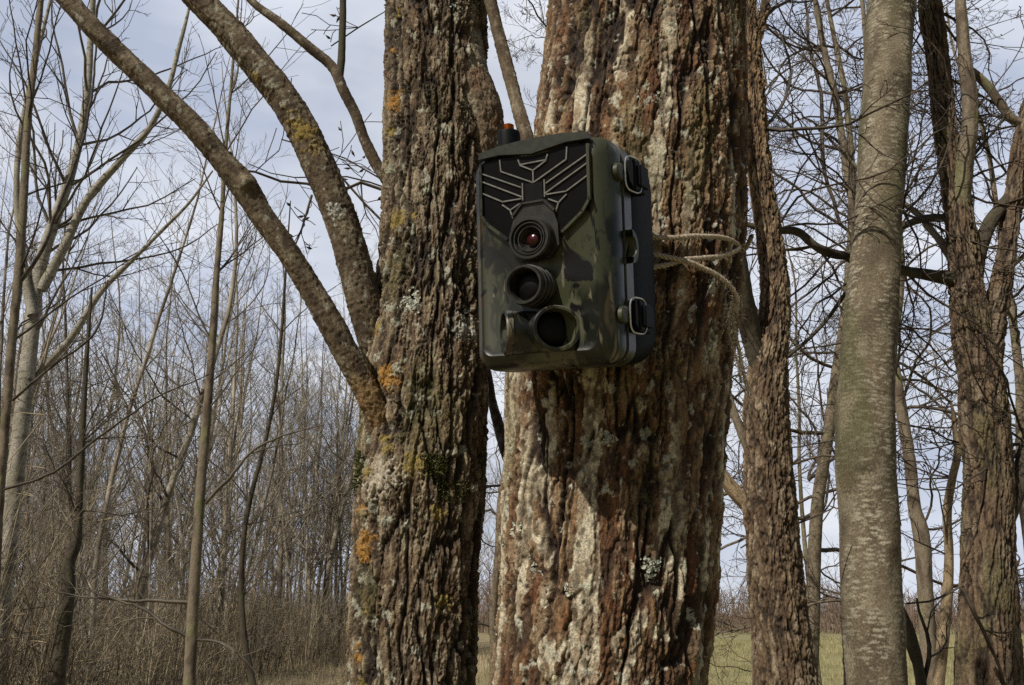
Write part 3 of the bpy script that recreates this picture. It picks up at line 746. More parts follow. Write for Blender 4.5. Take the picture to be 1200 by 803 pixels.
# lichen rosettes and moss tufts
def rosette(name, ax, px, py, rpx, mat, parent, n=70, size=.0028, seed=0, lift=.0005):
    g = np.random.default_rng(seed); q, nrm = on_axis(ax, px, py); sc = np.linalg.norm(q - EYE) / FPX
    Vv, Ff = [], []
    for k in range(n):
        a = g.random() * 6.283; rr = rpx * (g.random() ** .6) * (1 + .35 * math.sin(3 * a + seed) + .2 * math.sin(7 * a))
        try: c, nn = on_axis_fast(ax, px + rr * math.cos(a), py + rr * math.sin(a) * 1.1, np.linalg.norm(q - EYE))
        except Exception: continue
        c = c + nn * (lift - .0012 + .0014 * g.random())
        t1 = norm(np.cross(nn, [0, 0, 1.0])); t2 = np.cross(nn, t1)
        dirv = t1 * math.cos(a) - t2 * math.sin(a)
        ax1 = norm(dirv + g.normal(0, .4, 3) + nn * g.uniform(.05, .6)); ax2 = norm(np.cross(nn, ax1)); s_ = size * g.uniform(.5, 1.2)
        b0 = len(Vv)
        Vv.append(c); m_ = 6
        for w in range(m_):
            an = w * 6.283 / m_; rad_ = s_ * g.uniform(.55, 1.1)
            Vv.append(c + ax1 * math.cos(an) * rad_ + ax2 * math.sin(an) * rad_ + nn * g.uniform(-.0002, .0009))
        for w in range(m_): Ff.append((b0, b0 + 1 + w, b0 + 1 + (w + 1) % m_))
    me = mesh_np(name, np.array(Vv), np.array(Ff), smooth=False)
    return link(name, me, mat, parent)
def on_axis_fast(ax, px, py, t0):
    p, r, s = ax; d = norm(ray(px, py))
    for t in np.arange(t0 - .05, t0 + .08, .0012):
        q = EYE + d * t; k = int(np.argmin(np.abs(p[:, 2] - q[2]))); v = q - p[k]; v[2] = 0
        if np.linalg.norm(v) <= r[k] - .0005: return q, norm(v)
    raise ValueError
ax_l = curve(pts_l, rad_l, .004); ax_r = curve(pts_r, rad_r, .004)
for (px, py, rp, nn) in [(483, 355, 10, 60), (547, 384, 12, 70), (547, 4, 14, 80)]:
    rosette('lichen', ax_l, px, py, rp * 1.25, M_lichen, left_tree, int(nn * 1.5), .0014, int(px))
for (px, py, rp, nn) in [(763, 664, 9, 50), (601, 625, 9, 60), (622, 668, 9, 60), (588, 640, 6, 25), (757, 118, 9, 50), (712, 515, 7, 30), (668, 690, 7, 30)]:
    rosette('lichen', ax_r, px, py, rp * 1.25, M_lichen, right_tree, int(nn * 1.5), .0014, int(px))
for (px, py, rp, nn) in [(455, 443, 12, 60), (425, 638, 11, 60), (427, 603, 7, 25), (463, 117, 10, 50), (487, 543, 11, 40)]:
    rosette('orange_lichen', ax_l, px, py, rp * 1.5, M_orange, left_tree, nn, .0009, int(px))
def moss(ax, px, py, rx, ry, n, parent, seed, ln=.008):
    g = np.random.default_rng(seed); q, nrm = on_axis(ax, px, py); Vv, Ff = [], []
    for k in range(n):
        a = g.random() * 6.283; rr = g.random() ** .5
        try: c, nn = on_axis_fast(ax, px + rx * rr * math.cos(a), py + ry * rr * math.sin(a), np.linalg.norm(q - EYE))
        except Exception: continue
        dv = norm(nn + g.normal(0, .6, 3) + np.array([0, 0, .2])); side = norm(np.cross(dv, g.normal(0, 1, 3))) * .00045; l_ = ln * g.uniform(.4, 1.1)
        mid = c + dv * l_ * .5 + g.normal(0, .0008, 3); b0 = len(Vv)
        Vv += [c - side - nn * .001, c + side - nn * .001, mid + side * 1.4, mid - side * 1.4, mid + side, mid - side, mid + dv * l_ * .5, mid + dv * l_ * .5 + side * .2]
        Ff += [(b0, b0 + 1, b0 + 2, b0 + 3), (b0 + 5, b0 + 4, b0 + 7, b0 + 6)]
    return link('moss', mesh_np('moss', np.array(Vv), np.array(Ff), smooth=False), M_moss, parent)
moss(ax_l, 421, 552, 10, 24, 480, left_tree, 1, .006)
moss(ax_l, 505, 545, 16, 13, 620, left_tree, 2, .006)
moss(ax_l, 520, 576, 34, 13, 420, left_tree, 3, .004)
moss(ax_l, 440, 450, 6, 22, 200, left_tree, 4, .005)

# ------------------------------------------------------------------ mid-distance trees on the right
def traced_tree(name, label, cat, spec, style, seed, step, mat, extra_limbs=(), flare=1.2, top=3.0, rend=.4, crown_polys=None, cmat=None, lobes=.08, spots=(), knots=(), group=None, lean=(0, 0), dense=True):
    p_, r_, ix = path(spec, ext_base(spec, flare), ext_top(spec, top, rend, lean) if top else None)
    root = thing(name, label, cat, (p_[0][0], p_[0][1], float(gz(p_[0][0], p_[0][1]))), group)
    o, ax = bark_tube('trunk', p_, r_, style, mat, root, step=step, dense=ix, coarse=max(.03, step * 4), lobes=lobes, seed=seed, spots=spots, knots=knots, bias=.15)
    for ls, st, kw in extra_limbs:
        limb_from(ls, 'limb', st, seed + 20 + len(ls), toplen=kw.get('top', .8), step=kw.get('step', step), parent=root, mat=mat, coarse=.04)
    if crown_polys: crown(root, crown_polys, cmat)
    return root, (p_, r_)
Y1, Y2, Y3 = 2.0, 2.1, 2.25
def spray(g, pts, n, ln, r, lvl=2, dirf=None, seg=.05, kids=6, curl=.2, up=.03, buds=.25, rmin=.0011, ratio=.5):
    out = []
    for q in range(n):
        b = pts[g.integers(0, len(pts))]
        d = dirf(g) if dirf else g.normal(0, 1, 3)
        grow(out, g, np.asarray(b, float), d, ln * g.uniform(.55, 1.2), r, lvl, seg, curl, up, kids, (28, 62), ratio, .3, rmin, buds)
    return out
g = np.random.default_rng(41)
s1 = [(922, 830, Y1, 76), (918, 770, Y1, 71), (911, 700, Y1, 66), (906, 640, Y1, 61), (903, 590, Y1, 58), (899, 530, Y1, 55), (898, 480, Y1, 52), (901, 420, Y1, 44), (908, 350, Y1, 35), (902, 280, Y1, 31), (891, 200, Y1, 28), (885, 130, Y1, 27), (881, 70, Y1, 24), (879, 40, Y1, 22), (874, -20, Y1, 18)]
col_pts = [P(872, -60, Y1), P(880, 30, Y1), P(892, 150, Y1)]
cp = spray(g, col_pts, 3, .7, .006, dirf=lambda g: np.array([g.normal(0.3, .5), g.normal(.2, .4), g.uniform(.0, .8)]))
cp += traced_twig([(905, 480, 2.0, 2.5), (885, 510, 2.0, 2.5), (868, 560, 2.0, 2)], g, 1, len=.12)
cp += traced_twig([(868, 642, 2.0, 2), (900, 624, 2.0, 3), (935, 612, 2.0, 3), (980, 595, 2.0, 1.5)], None, 0)
tree1, _ = traced_tree('rough_barked_tree', 'rough flaky-barked tree with swollen waist just right of the thick camera trunk', 'tree', s1, style_shaggy, 11, .0026, M_bark_mid,
    [([(895, -30, Y1, 10), (898, 0, Y1, 12), (892, 25, Y1, 14), (884, 50, Y1, 16)], style_shaggy, {'top': .8}),
     ([(850, 170, Y1 - .12, 14), (856, 230, Y1 - .12, 17), (863, 290, Y1 - .10, 20), (870, 340, Y1 - .07, 22), (880, 390, Y1 - .02, 24), (892, 440, Y1, 22), (899, 490, Y1, 18), (903, 530, Y1, 6)], style_dark, {'top': 1.0}),
     ([(800, 500, Y1, 8), (825, 530, Y1, 12), (845, 556, Y1, 15), (862, 578, Y1, 17), (885, 600, Y1, 18)], style_bare, {'top': .2}),
     ([(838, 400, Y1, 5), (850, 450, Y1, 8), (862, 490, Y1, 10), (880, 530, Y1, 13)], style_dull, {'top': .3})],
    crown_polys=cp, knots=[(P(885, 470, Y1 - .05), .05, .012), (P(880, 590, Y1 - .03), .06, .010)])
s2 = [(1026, 830, Y2, 70), (1024, 760, Y2, 68), (1021, 690, Y2, 67), (1018, 620, Y2, 66), (1015, 550, Y2, 66), (1014, 490, Y2, 66), (1016, 440, Y2, 63), (1019, 390, Y2, 61), (1024, 320, Y2, 57), (1030, 240, Y2, 54), (1035, 160, Y2, 53), (1040, 80, Y2, 52), (1045, 0, Y2, 52), (1047, -30, Y2, 51)]
cp = spray(g, [P(1048, -80, Y2), P(1045, -60, Y2)], 3, .6, .006, dirf=lambda g: np.array([g.normal(0, .6), g.normal(.2, .4), .4]))
tree2, _ = traced_tree('smooth_barked_tree', 'straight smooth grey trunk with pale horizontal flecks', 'tree', s2, style_grey, 12, .0024, M_bark_mid, crown_polys=cp, lobes=.04,
    knots=[(P(1000, 350, Y2 - .05), .03, .006), (P(1062, 60, Y2 - .05), .03, .006), (P(1032, 352, Y2 - .06), .025, .006), (P(1020, 150, Y2 - .06), .02, .006), (P(1010, 545, Y2 - .06), .022, .006), (P(1040, 640, Y2 - .06), .03, .005), (P(1000, 470, Y2 - .06), .04, .006)])
s3 = [(1164, 830, Y3, 78), (1162, 790, Y3, 72), (1160, 740, Y3, 66), (1159, 680, Y3, 62), (1159, 620, Y3, 58), (1160, 560, Y3, 56), (1155, 500, Y3, 55), (1150, 440, Y3, 52), (1142, 390, Y3, 48), (1133, 340, Y3, 40), (1127, 280, Y3, 34), (1119, 220, Y3, 31), (1108, 150, Y3, 28), (1099, 80, Y3, 27), (1091, 10, Y3, 26), (1087, -30, Y3, 25)]
stemR = [(1228, 60, Y3, 19), (1212, 110, Y3, 20), (1197, 170, Y3, 21), (1188, 230, Y3, 22), (1181, 290, Y3, 23), (1170, 350, Y3, 28), (1158, 400, Y3, 36), (1150, 450, Y3, 40)]
stemM = [(1124, -40, Y3 - .05, 10), (1127, 20, Y3 - .05, 12), (1131, 70, Y3 - .05, 14), (1136, 110, Y3 - .05, 17), (1137, 145, Y3 - .05, 18), (1132, 180, Y3 - .04, 20), (1127, 220, Y3 - .02, 22), (1124, 260, Y3, 22)]
brL = [(870, 262, Y3 - .1, 6), (905, 270, Y3 - .1, 8), (935, 272, Y3 - .1, 9), (955, 288, Y3 - .1, 9.5), (985, 299, Y3 - .05, 10), (1020, 300, Y3 - .05, 9), (1050, 314, Y3 - .05, 11), (1085, 322, Y3, 13), (1110, 326, Y3, 16), (1130, 330, Y3, 18)]
brL2 = [(1055, 236, Y3 + .1, 6), (1072, 248, Y3 + .1, 7), (1090, 268, Y3 + .05, 8), (1112, 298, Y3, 10), (1125, 320, Y3, 12)]
brL3 = [(1000, 330, Y3 + .1, 5), (1035, 280, Y3 + .1, 7), (1065, 262, Y3 + .1, 8), (1085, 256, Y3 + .05, 9), (1118, 256, Y3, 10)]
brR = [(1235, 160, Y3, 9), (1205, 148, Y3, 10), (1185, 138, Y3, 10), (1170, 118, Y3, 10), (1155, 98, Y3, 10), (1140, 84, Y3, 9), (1128, 88, Y3 - .04, 9)]
brR2 = [(1240, 430, Y3, 22), (1222, 480, Y3, 22), (1208, 520, Y3, 22), (1195, 560, Y3, 22), (1180, 600, Y3, 24), (1165, 640, Y3, 26)]
brR3 = [(1230, 200, Y3, 12), (1200, 215, Y3, 13), (1180, 235, Y3, 14), (1160, 262, Y3, 16), (1148, 290, Y3, 18), (1140, 330, Y3, 22)]
pB = [P(x, y, Y3) for x, y in ((1200, 145), (1180, 130), (1000, 300), (955, 288), (905, 270), (1060, 250), (1060, 318), (1010, 320), (1118, 220), (1190, 230), (1205, 520), (1092, 10), (1127, 0))]
cp = spray(g, pB, 46, .62, .0042, lvl=2, seg=.045, kids=5, dirf=lambda g: np.array([g.normal(-.1, .8), g.normal(0, .4), g.normal(.05, .7)]))
cp += traced_twig([(1128, 690, Y3 - .2, 7), (1140, 712, Y3 - .2, 6), (1155, 745, Y3 - .2, 5), (1172, 785, Y3 - .2, 4), (1182, 830, Y3 - .2, 3)], g, 3, len=.15)
cp += traced_twig([(1060, 706, Y3, 2.4), (1090, 703, Y3, 3), (1120, 690, Y3, 3), (1150, 668, Y3, 3)], g, 2, len=.15)
tree3, _ = traced_tree('forked_old_tree', 'large ridged tree that forks into several stems at the right edge', 'tree', s3, style_ridged, 13, .0030, M_bark_mid,
    [(stemR, style_ridged, {}), (stemM, style_dull, {}), (brL, style_dark, {'top': .25}), (brL2, style_dull, {'top': .3}), (brL3, style_dark, {'top': .5}), (brR, style_dull, {'top': .5}), (brR2, style_dark, {'top': .6}), (brR3, style_dark, {'top': .6})],
    crown_polys=cp, lobes=.14, knots=[(P(1120, 600, Y3 - .07), .04, .016), (P(1125, 690, Y3 - .07), .06, .02), (P(1165, 560, Y3 - .08), .03, .008)])

# thin stems on the right
s4 = [(1090, 820, 3.6, 20), (1088, 760, 3.6, 19), (1084, 690, 3.6, 17), (1078, 620, 3.6, 18), (1073, 600, 3.6, 15), (1066, 540, 3.6, 13), (1058, 490, 3.6, 13), (1050, 440, 3.6, 11), (1042, 390, 3.6, 10), (1036, 330, 3.6, 9), (1030, 250, 3.6, 7), (1022, 150, 3.6, 6), (1015, 60, 3.6, 5)]
pp = [P(x, y, 3.6) for x, y in ((1058, 490), (1050, 440), (1042, 390), (1036, 330), (1066, 540), (1078, 620), (1030, 250))]
cp = spray(g, pp, 14, .7, .006, kids=5, dirf=lambda g: np.array([g.normal(0, .8), g.normal(0, .5), g.uniform(-.1, .8)]), rmin=.0014)
traced_tree('leaning_sapling', 'thin mossy leaning stem close behind the smooth grey trunk', 'tree', s4, style_dull, 14, .006, M_bark_mid, crown_polys=cp, top=1.0)
s5 = [(1098, 820, 3.0, 13), (1104, 760, 3.0, 13), (1110, 700, 3.0, 12), (1112, 650, 3.0, 10), (1110, 600, 3.0, 10), (1116, 560, 3.0, 9), (1122, 530, 3.0, 8), (1119, 505, 3.0, 6)]
cp = spray(g, [P(1110, 650, 3.0), P(1116, 560, 3.0), P(1120, 510, 3.0)], 5, .35, .004, kids=4, dirf=lambda g: np.array([g.normal(0, .8), g.normal(0, .5), g.uniform(0, .8)]))
traced_tree('dead_sapling', 'pale broken-topped dead stem left of the forked tree', 'tree', s5, style_bare, 15, .005, M_bark_mid, crown_polys=cp, top=.1)
s6 = [(1092, 860, 2.6, 10), (1082, 815, 2.6, 12), (1076, 780, 2.6, 13), (1068, 752, 2.6, 14), (1062, 728, 2.6, 11), (1052, 708, 2.6, 7), (1046, 700, 2.6, 4)]
traced_tree('dead_snag', 'short dark crooked snag beside the foot of the smooth grey trunk', 'dead branch', s6, style_dark, 16, .005, M_bark_mid, crown_polys=traced_twig([(1082, 800, 2.6, 7), (1090, 760, 2.6, 6), (1080, 725, 2.6, 4), (1074, 700, 2.6, 3)], g, 2, len=.2), top=.02)
s7 = [(1012, 320, 2.9, 9), (1005, 280, 2.9, 10), (997, 225, 2.9, 9), (988, 170, 2.9, 9), (978, 110, 2.9, 8), (966, 60, 2.9, 7), (955, 0, 2.9, 6)]
s7 = [(1030, 820, 2.9, 15), (1027, 600, 2.9, 13), (1018, 400, 2.9, 11)] + s7
pp = [P(x, y, 2.9) for x, y in ((1005, 280), (997, 225), (988, 170), (978, 110), (966, 60), (955, 0))]
cp = spray(g, pp, 16, .6, .005, kids=5, dirf=lambda g: np.array([g.normal(0, .8), g.normal(0, .4), g.uniform(-.3, .8)]))
cp += traced_twig([(985, 262, 2.9, 5), (970, 220, 2.9, 5), (962, 160, 2.9, 6), (958, 100, 2.9, 5), (945, 40, 2.9, 4), (935, -20, 2.9, 3)], g, 5, len=.35)
traced_tree('slim_sapling', 'slim grey stem rising left from behind the smooth grey trunk', 'tree', s7, style_dull, 17, .006, M_bark_mid, crown_polys=cp, top=1.0)

# spreading trees farther back, their crowns net the sky on the right
def spreading_tree(label, x, y, H, r0, seed, n=16, Ln=2.2, zlo=1.5, group='spreading bare trees behind the trunks on the right', buds=.12):
    g = np.random.default_rng(seed); z0 = float(gz(x, y)) - .05
    root = thing('spreading_tree', label, 'tree', (x, y, z0 + .05), group)
    pts = [np.array([x, y, z0])]; d = np.array([0, 0, 1.0]); nn = 16
    for k in range(nn):
        d = norm(d + g.normal(0, .07, 3) + np.array([0, 0, .05])); pts.append(pts[-1] + d * H / nn)
    pts = np.array(pts); rad = r0 * (1 - .85 * np.linspace(0, 1, nn + 1))
    bark_tube('trunk', pts, rad, style_dull, M_bark_far, root, step=.03, cols=14, seed=seed)
    out = []
    for q in range(n):
        f = (zlo / H) + (1 - zlo / H) * (q + g.random()) / n; k = min(nn - 1, int(f * nn)); b = pts[k] + (pts[k + 1] - pts[k]) * (f * nn - k)
        az = g.random() * 6.283; el = R(g.uniform(-12, 50))
        grow(out, g, b, (math.cos(az) * math.cos(el), math.sin(az) * math.cos(el), math.sin(el)), Ln * g.uniform(.6, 1.2) * (1.1 - .5 * f), r0 * .33 * (1.1 - .6 * f), 3, .10, .20, .01, 6, (28, 62), .55, .3, .0018, buds)
    crown(root, out, M_twig_mid if seed % 2 else M_twig)
spreading_tree('bare spreading tree hidden behind the thick camera trunk, twigs showing past it', .75, 5.2, 6.5, .06, 201, 22, 2.2, 1.7)
spreading_tree('bare spreading tree behind the rough flaky-barked tree', 1.92, 6.6, 7.5, .06, 202, 24, 2.5, 1.6)
spreading_tree('bare spreading tree behind the smooth grey trunk', 2.65, 6.9, 7.5, .055, 203, 24, 2.5, 1.6)
spreading_tree('bare spreading tree behind the forked ridged tree', 4.55, 8.3, 8.5, .07, 204, 24, 2.8, 1.6)
spreading_tree('small bare shrubby tree between the rough-barked tree and the smooth grey trunk', 3.6, 11.0, 7.5, .04, 205, 22, 2.4, .6)
spreading_tree('bare spreading tree seen between the two near trunks', -.25, 9.5, 9.0, .05, 206, 24, 2.6, 1.5)

# ------------------------------------------------------------------ named trees of the left side
b1 = [(-4, 830, 9.5, 22), (0, 720, 9.5, 21), (10, 640, 9.5, 20), (18, 560, 9.5, 19), (27, 480, 9.5, 18), (36, 400, 9.5, 17), (45, 320, 9.5, 15), (60, 270, 9.5, 13), (78, 220, 9.5, 11), (92, 170, 9.5, 9), (102, 110, 9.5, 8), (106, 50, 9.5, 7), (110, -20, 9.5, 6)]
g = np.random.default_rng(51)
pp = [P(x, y, 9.5) for x, y in ((45, 320), (60, 270), (78, 220), (92, 170), (102, 110), (106, 50), (110, -20), (36, 400), (50, 300))]
cp = spray(g, pp, 26, 2.4, .022, kids=5, seg=.2, curl=.12, up=.07, buds=0, rmin=.003, dirf=lambda g: np.array([g.normal(.2, .6), g.normal(0, .5), g.uniform(.4, 1.2)]))
traced_tree('birch_tree', 'pale-barked birch at the left edge of the thicket', 'tree', b1, style_birch, 21, .02, M_bark_far,
    [([(210, 55, 9.5, 5), (195, 110, 9.5, 6), (175, 150, 9.5, 7), (140, 190, 9.5, 8), (105, 230, 9.5, 9), (70, 300, 9.5, 11), (48, 340, 9.5, 13)], style_birch, {'step': .03}),
     ([(52, 30, 9.4, 4), (35, 100, 9.4, 5), (22, 170, 9.4, 6), (20, 240, 9.4, 7), (28, 310, 9.4, 9), (38, 370, 9.4, 12)], style_birch, {'step': .03}),
     ([(200, 260, 9.6, 4), (160, 300, 9.6, 5), (120, 340, 9.6, 7), (80, 400, 9.6, 8), (45, 440, 9.6, 9), (28, 470, 9.6, 10)], style_birch, {'step': .03})],
    crown_polys=cp, cmat=M_grey_twig, top=3)
b2 = [(-12, 830, 3.6, 12), (-8, 720, 3.6, 12), (-2, 600, 3.6, 11), (6, 500, 3.6, 10), (14, 400, 3.6, 10), (22, 320, 3.6, 10), (28, 230, 3.6, 9), (33, 140, 3.6, 8), (42, 60, 3.6, 7), (50, -20, 3.6, 6)]
pp = [P(x, y, 3.6) for x, y in ((22, 320), (28, 230), (33, 140), (42, 60), (14, 400))]
cp = spray(g, pp, 7, .8, .006, kids=4, seg=.07, curl=.14, up=.07, buds=.1, rmin=.0013, dirf=lambda g: np.array([g.normal(.3, .5), g.normal(0, .4), g.uniform(.3, 1)]))
cp += traced_twig([(22, 330, 3.6, 7), (45, 300, 3.6, 5.5), (70, 240, 3.6, 5), (92, 170, 3.6, 4), (104, 90, 3.6, 3), (108, 20, 3.6, 2)], g, 4, len=.5, seg=.08)
cp += traced_twig([(-10, 580, 3.6, 4), (60, 555, 3.6, 4), (120, 510, 3.6, 3.5), (180, 470, 3.6, 2.5), (240, 440, 3.6, 1.5)], g, 4, len=.4, seg=.08)
cp += traced_twig([(14, 470, 3.6, 4), (60, 430, 3.6, 3.5), (110, 390, 3.6, 3), (125, 330, 3.6, 2)], g, 3, len=.4, seg=.08)
traced_tree('thin_near_tree', 'thin dark crooked stem in front of the pale birch at the left edge', 'tree', b2, style_dull, 22, .006, M_bark_mid, crown_polys=cp, top=1.2)
b3 = [(220, 840, 5.0, 15), (223, 780, 5.0, 14), (227, 700, 5.0, 13), (232, 620, 5.0, 12), (237, 550, 5.0, 11), (243, 480, 5.0, 10), (249, 400, 5.0, 8.5), (254, 320, 5.0, 7), (260, 250, 5.0, 5.5), (264, 180, 5.0, 4.5), (270, 110, 5.0, 3.5), (276, 40, 5.0, 2.5)]
pp = [P(x, y, 5.0) for x, y in ((243, 480), (249, 400), (254, 320), (260, 250), (264, 180), (270, 110), (276, 40))]
cp = spray(g, pp, 16, .95, .0065, lvl=1, kids=6, seg=.08, curl=.10, up=.07, buds=.15, rmin=.0015, dirf=lambda g: np.array([g.normal(0, .6), g.normal(0, .4), g.uniform(.5, 1.1)]))
cp += traced_twig([(222, 706, 5, 6), (180, 703, 5, 5), (140, 702, 5, 4), (95, 700, 5, 2.5), (60, 694, 5, 1.5)], g, 3, len=.5, seg=.08, buds=0)
cp += traced_twig([(225, 750, 5, 6), (195, 735, 5, 5), (165, 715, 5, 4), (135, 705, 5, 3), (95, 690, 5, 2)], g, 3, len=.4, seg=.08, buds=0)
cp += traced_twig([(240, 590, 5, 6), (265, 565, 5, 5), (290, 535, 5, 4), (320, 518, 5, 3), (380, 500, 5, 1.6)], g, 4, len=.5, seg=.08)
cp += traced_twig([(228, 750, 5, 4), (260, 755, 5, 3.5), (285, 770, 5, 3), (300, 790, 5, 2)], g, 2, len=.3, seg=.08)
traced_tree('grey_sapling', 'straight light grey sapling with long side twigs, in front of the thicket', 'tree', b3, style_dull, 23, .008, M_bark_mid, crown_polys=cp, cmat=M_grey_twig, top=1.0, lobes=.03)
b4 = [(305, 850, 5.6, 9), (296, 800, 5.6, 8), (288, 760, 5.6, 7.5), (283, 700, 5.6, 7), (284, 650, 5.6, 6), (292, 590, 5.6, 6), (305, 540, 5.6, 5), (317, 490, 5.6, 4.5), (325, 440, 5.6, 4), (330, 390, 5.6, 3.5), (334, 330, 5.6, 3)]
pp = [P(x, y, 5.6) for x, y in ((292, 590), (305, 540), (317, 490), (325, 440), (330, 390), (283, 700))]
cp = spray(g, pp, 12, .7, .005, lvl=1, kids=5, seg=.08, curl=.14, up=.05, buds=.15, rmin=.0015, dirf=lambda g: np.array([g.normal(0, .7), g.normal(0, .4), g.uniform(.2, 1)]))
traced_tree('dark_sapling', 'dark crooked whip-thin sapling right of the light grey sapling', 'tree', b4, style_dark, 24, .008, M_bark_mid, crown_polys=cp, top=.6)
b5 = [(62, 860, 8.8, 22), (66, 800, 8.8, 20), (74, 740, 8.8, 18), (80, 690, 8.8, 16), (82, 655, 8.8, 14), (88, 640, 8.8, 13), (92, 610, 8.8, 9), (94, 560, 8.8, 8), (97, 500, 8.8, 7)]
traced_tree('broken_dark_tree', 'dark broken stump-like tree low in the thicket right of the birch', 'tree', b5, style_dark, 25, .02, M_bark_far, top=1.5,
            crown_polys=spray(g, [P(88, 600, 8.8), P(94, 520, 8.8)], 8, 1.0, .01, seg=.15, buds=0, rmin=.003, dirf=lambda g: np.array([g.normal(0, .6), g.normal(0, .4), g.uniform(.3, 1)])))

# ------------------------------------------------------------------ trail camera
BW, BH = .0445, .0685            # half width / half height
AX = np.array([np.interp(1.78, ax_r[0][:, 2], ax_r[0][:, 0]), RY])
BOX_YAW, BOX_TILT = R(31), R(11)
BOX_LOC = Vector(P(661, 306, .553))
def camo_mat():
    m, t, b = new_mat('camouflage_plastic')
    co = N(t, 'ShaderNodeTexCoord')
    def nz(sc, st, seed, det=3, dist=0.6):
        mp = N(t, 'ShaderNodeMapping'); mp.inputs['Scale'].default_value = st; mp.inputs['Location'].default_value = (seed, seed * .7, seed * 1.3)
        L(t, co.outputs['Object'], mp.inputs['Vector'])
        n = N(t, 'ShaderNodeTexNoise'); n.inputs['Scale'].default_value = sc; n.inputs['Detail'].default_value = det; n.inputs['Distortion'].default_value = dist
        L(t, mp.outputs[0], n.inputs['Vector']); return n.outputs['Fac']
    def step(src, a, b_):
        r_ = N(t, 'ShaderNodeMapRange'); r_.inputs['From Min'].default_value = a; r_.inputs['From Max'].default_value = b_; L(t, src, r_.inputs['Value']); return r_.outputs[0]
    def mix(fac, A_, B_):
        x = N(t, 'ShaderNodeMix', data_type='RGBA'); L(t, fac, x.inputs['Factor'])
        for s_, v in (('A', A_), ('B', B_)):
            if isinstance(v, tuple): x.inputs[s_].default_value = (*v, 1)
            else: L(t, v, x.inputs[s_])
        return x.outputs['Result']
    c = mix(step(nz(42, (1, 1, .55), 1), .47, .53), (.006, .007, .0045), (.036, .039, .021))
    c = mix(step(nz(30, (1.2, 1, .6), 5), .57, .60), c, (.050, .037, .021))
    c = mix(step(nz(26, (1.1, 1, .45), 9), .60, .64), c, (.066, .068, .040))
    c = mix(step(nz(70, (1.4, 1, .25), 13, 4, 1.2), .63, .66), c, (.115, .10, .065))
    c = mix(step(nz(120, (1, 1, .35), 23, 3, 2.5), .60, .62), c, (.02, .021, .012))
    c = mix(step(nz(55, (.8, 1, .3), 17, 4, 1.5), .60, .62), c, (.003, .003, .0028))
    L(t, c, b.inputs['Base Color']); b.inputs['Roughness'].default_value = .36; b.inputs['Specular IOR Level'].default_value = .45
    n = N(t, 'ShaderNodeTexNoise'); n.inputs['Scale'].default_value = 1800; L(t, co.outputs['Object'], n.inputs['Vector'])
    bp = N(t, 'ShaderNodeBump'); bp.inputs['Strength'].default_value = .12; bp.inputs['Distance'].default_value = .0004; L(t, n.outputs['Fac'], bp.inputs['Height']); L(t, bp.outputs[0], b.inputs['Normal'])
    return m
M_camo = camo_mat()
M_black = noise_mat('dark_plastic', (.0022, .0027, .0034), (.004, .0048, .006), 700, .6, .1, bump=.1)
M_panel = noise_mat('black_gloss_panel', (.0012, .0012, .0012), (.002, .002, .002), 300, .4, .12)
M_rib = noise_mat('rib_plastic', (.10, .10, .088), (.15, .15, .135), 400, .5, .4)
M_ring = noise_mat('ring_plastic', (.010, .010, .008), (.022, .021, .017), 300, .45, .4)
M_olive = noise_mat('olive_plastic', (.026, .029, .017), (.060, .062, .038), 180, .5, .3)
M_brow = noise_mat('brow_plastic', (.014, .017, .011), (.024, .027, .018), 250, .45, .35)
M_wire = noise_mat('steel_wire', (.40, .39, .36), (.55, .53, .48), 900, .35, .5); M_wire.node_tree.nodes['Principled BSDF'].inputs['Metallic'].default_value = .9
M_brass = noise_mat('brass', (.45, .17, .05), (.60, .28, .09), 900, .35, .5); M_brass.node_tree.nodes['Principled BSDF'].inputs['Metallic'].default_value = .8
M_glass = noise_mat('lens_glass', (.018, .0015, .002), (.045, .004, .005), 260, .2, .4)
M_dome = noise_mat('sensor_window', (.0015, .0015, .002), (.003, .003, .003), 200, .5, .15)

tc_root = bpy.data.objects.new('trail_camera', None); C.objects.link(tc_root)
tag(tc_root, 'camouflage-patterned trail camera strapped to the thick reddish-brown trunk', 'trail camera')
tc_root.location = BOX_LOC
tc_root.rotation_mode = 'XYZ'
tc_root.matrix_world = Matrix.Translation(BOX_LOC) @ Matrix.Rotation(-BOX_YAW, 4, 'Z') @ Matrix.Rotation(BOX_TILT, 4, 'X') @ Matrix.Rotation(R(5.0), 4, 'Y') @ Matrix.Diagonal((1.15, 1.30, 1.07, 1))
def lk(name, V, Fs, mat, parent=None, sharp=35):
    me = bpy.data.meshes.new(name); me.from_pydata([tuple(map(float, v)) for v in V], [], [tuple(f) for f in Fs]); me.validate(); me.update()
    import bmesh
    bm_ = bmesh.new(); bm_.from_mesh(me); bmesh.ops.recalc_face_normals(bm_, faces=bm_.faces[:]); bm_.to_mesh(me); bm_.free()
    me.shade_smooth(); me.set_sharp_from_angle(angle=R(sharp))
    o = bpy.data.objects.new(name, me); C.objects.link(o); me.materials.append(mat); o.parent = parent or tc_root
    return o
def rrect(hw, hh, cr, n=7, cx=0, cz=0, arch=0.0):
    pts = []
    for (sx, sz, a0) in ((1, 1, 0), (-1, 1, 90), (-1, -1, 180), (1, -1, 270)):
        for k in range(n + 1):
            a = R(a0 + 90 * k / n); x = cx + sx * (hw - cr) + cr * math.cos(a); z = cz + sz * (hh - cr) + cr * math.sin(a)
            if z > 0 and arch: z -= arch * ((x - cx) / hw) ** 2
            pts.append((x, z))
        if sz == 1 and sx == 1:     # extra points along the top so it can arch
            for k in range(1, 8):
                x = cx + (hw - cr) * (1 - 2 * k / 8); pts.append((x, cz + hh - arch * ((x - cx) / hw) ** 2))
    return pts
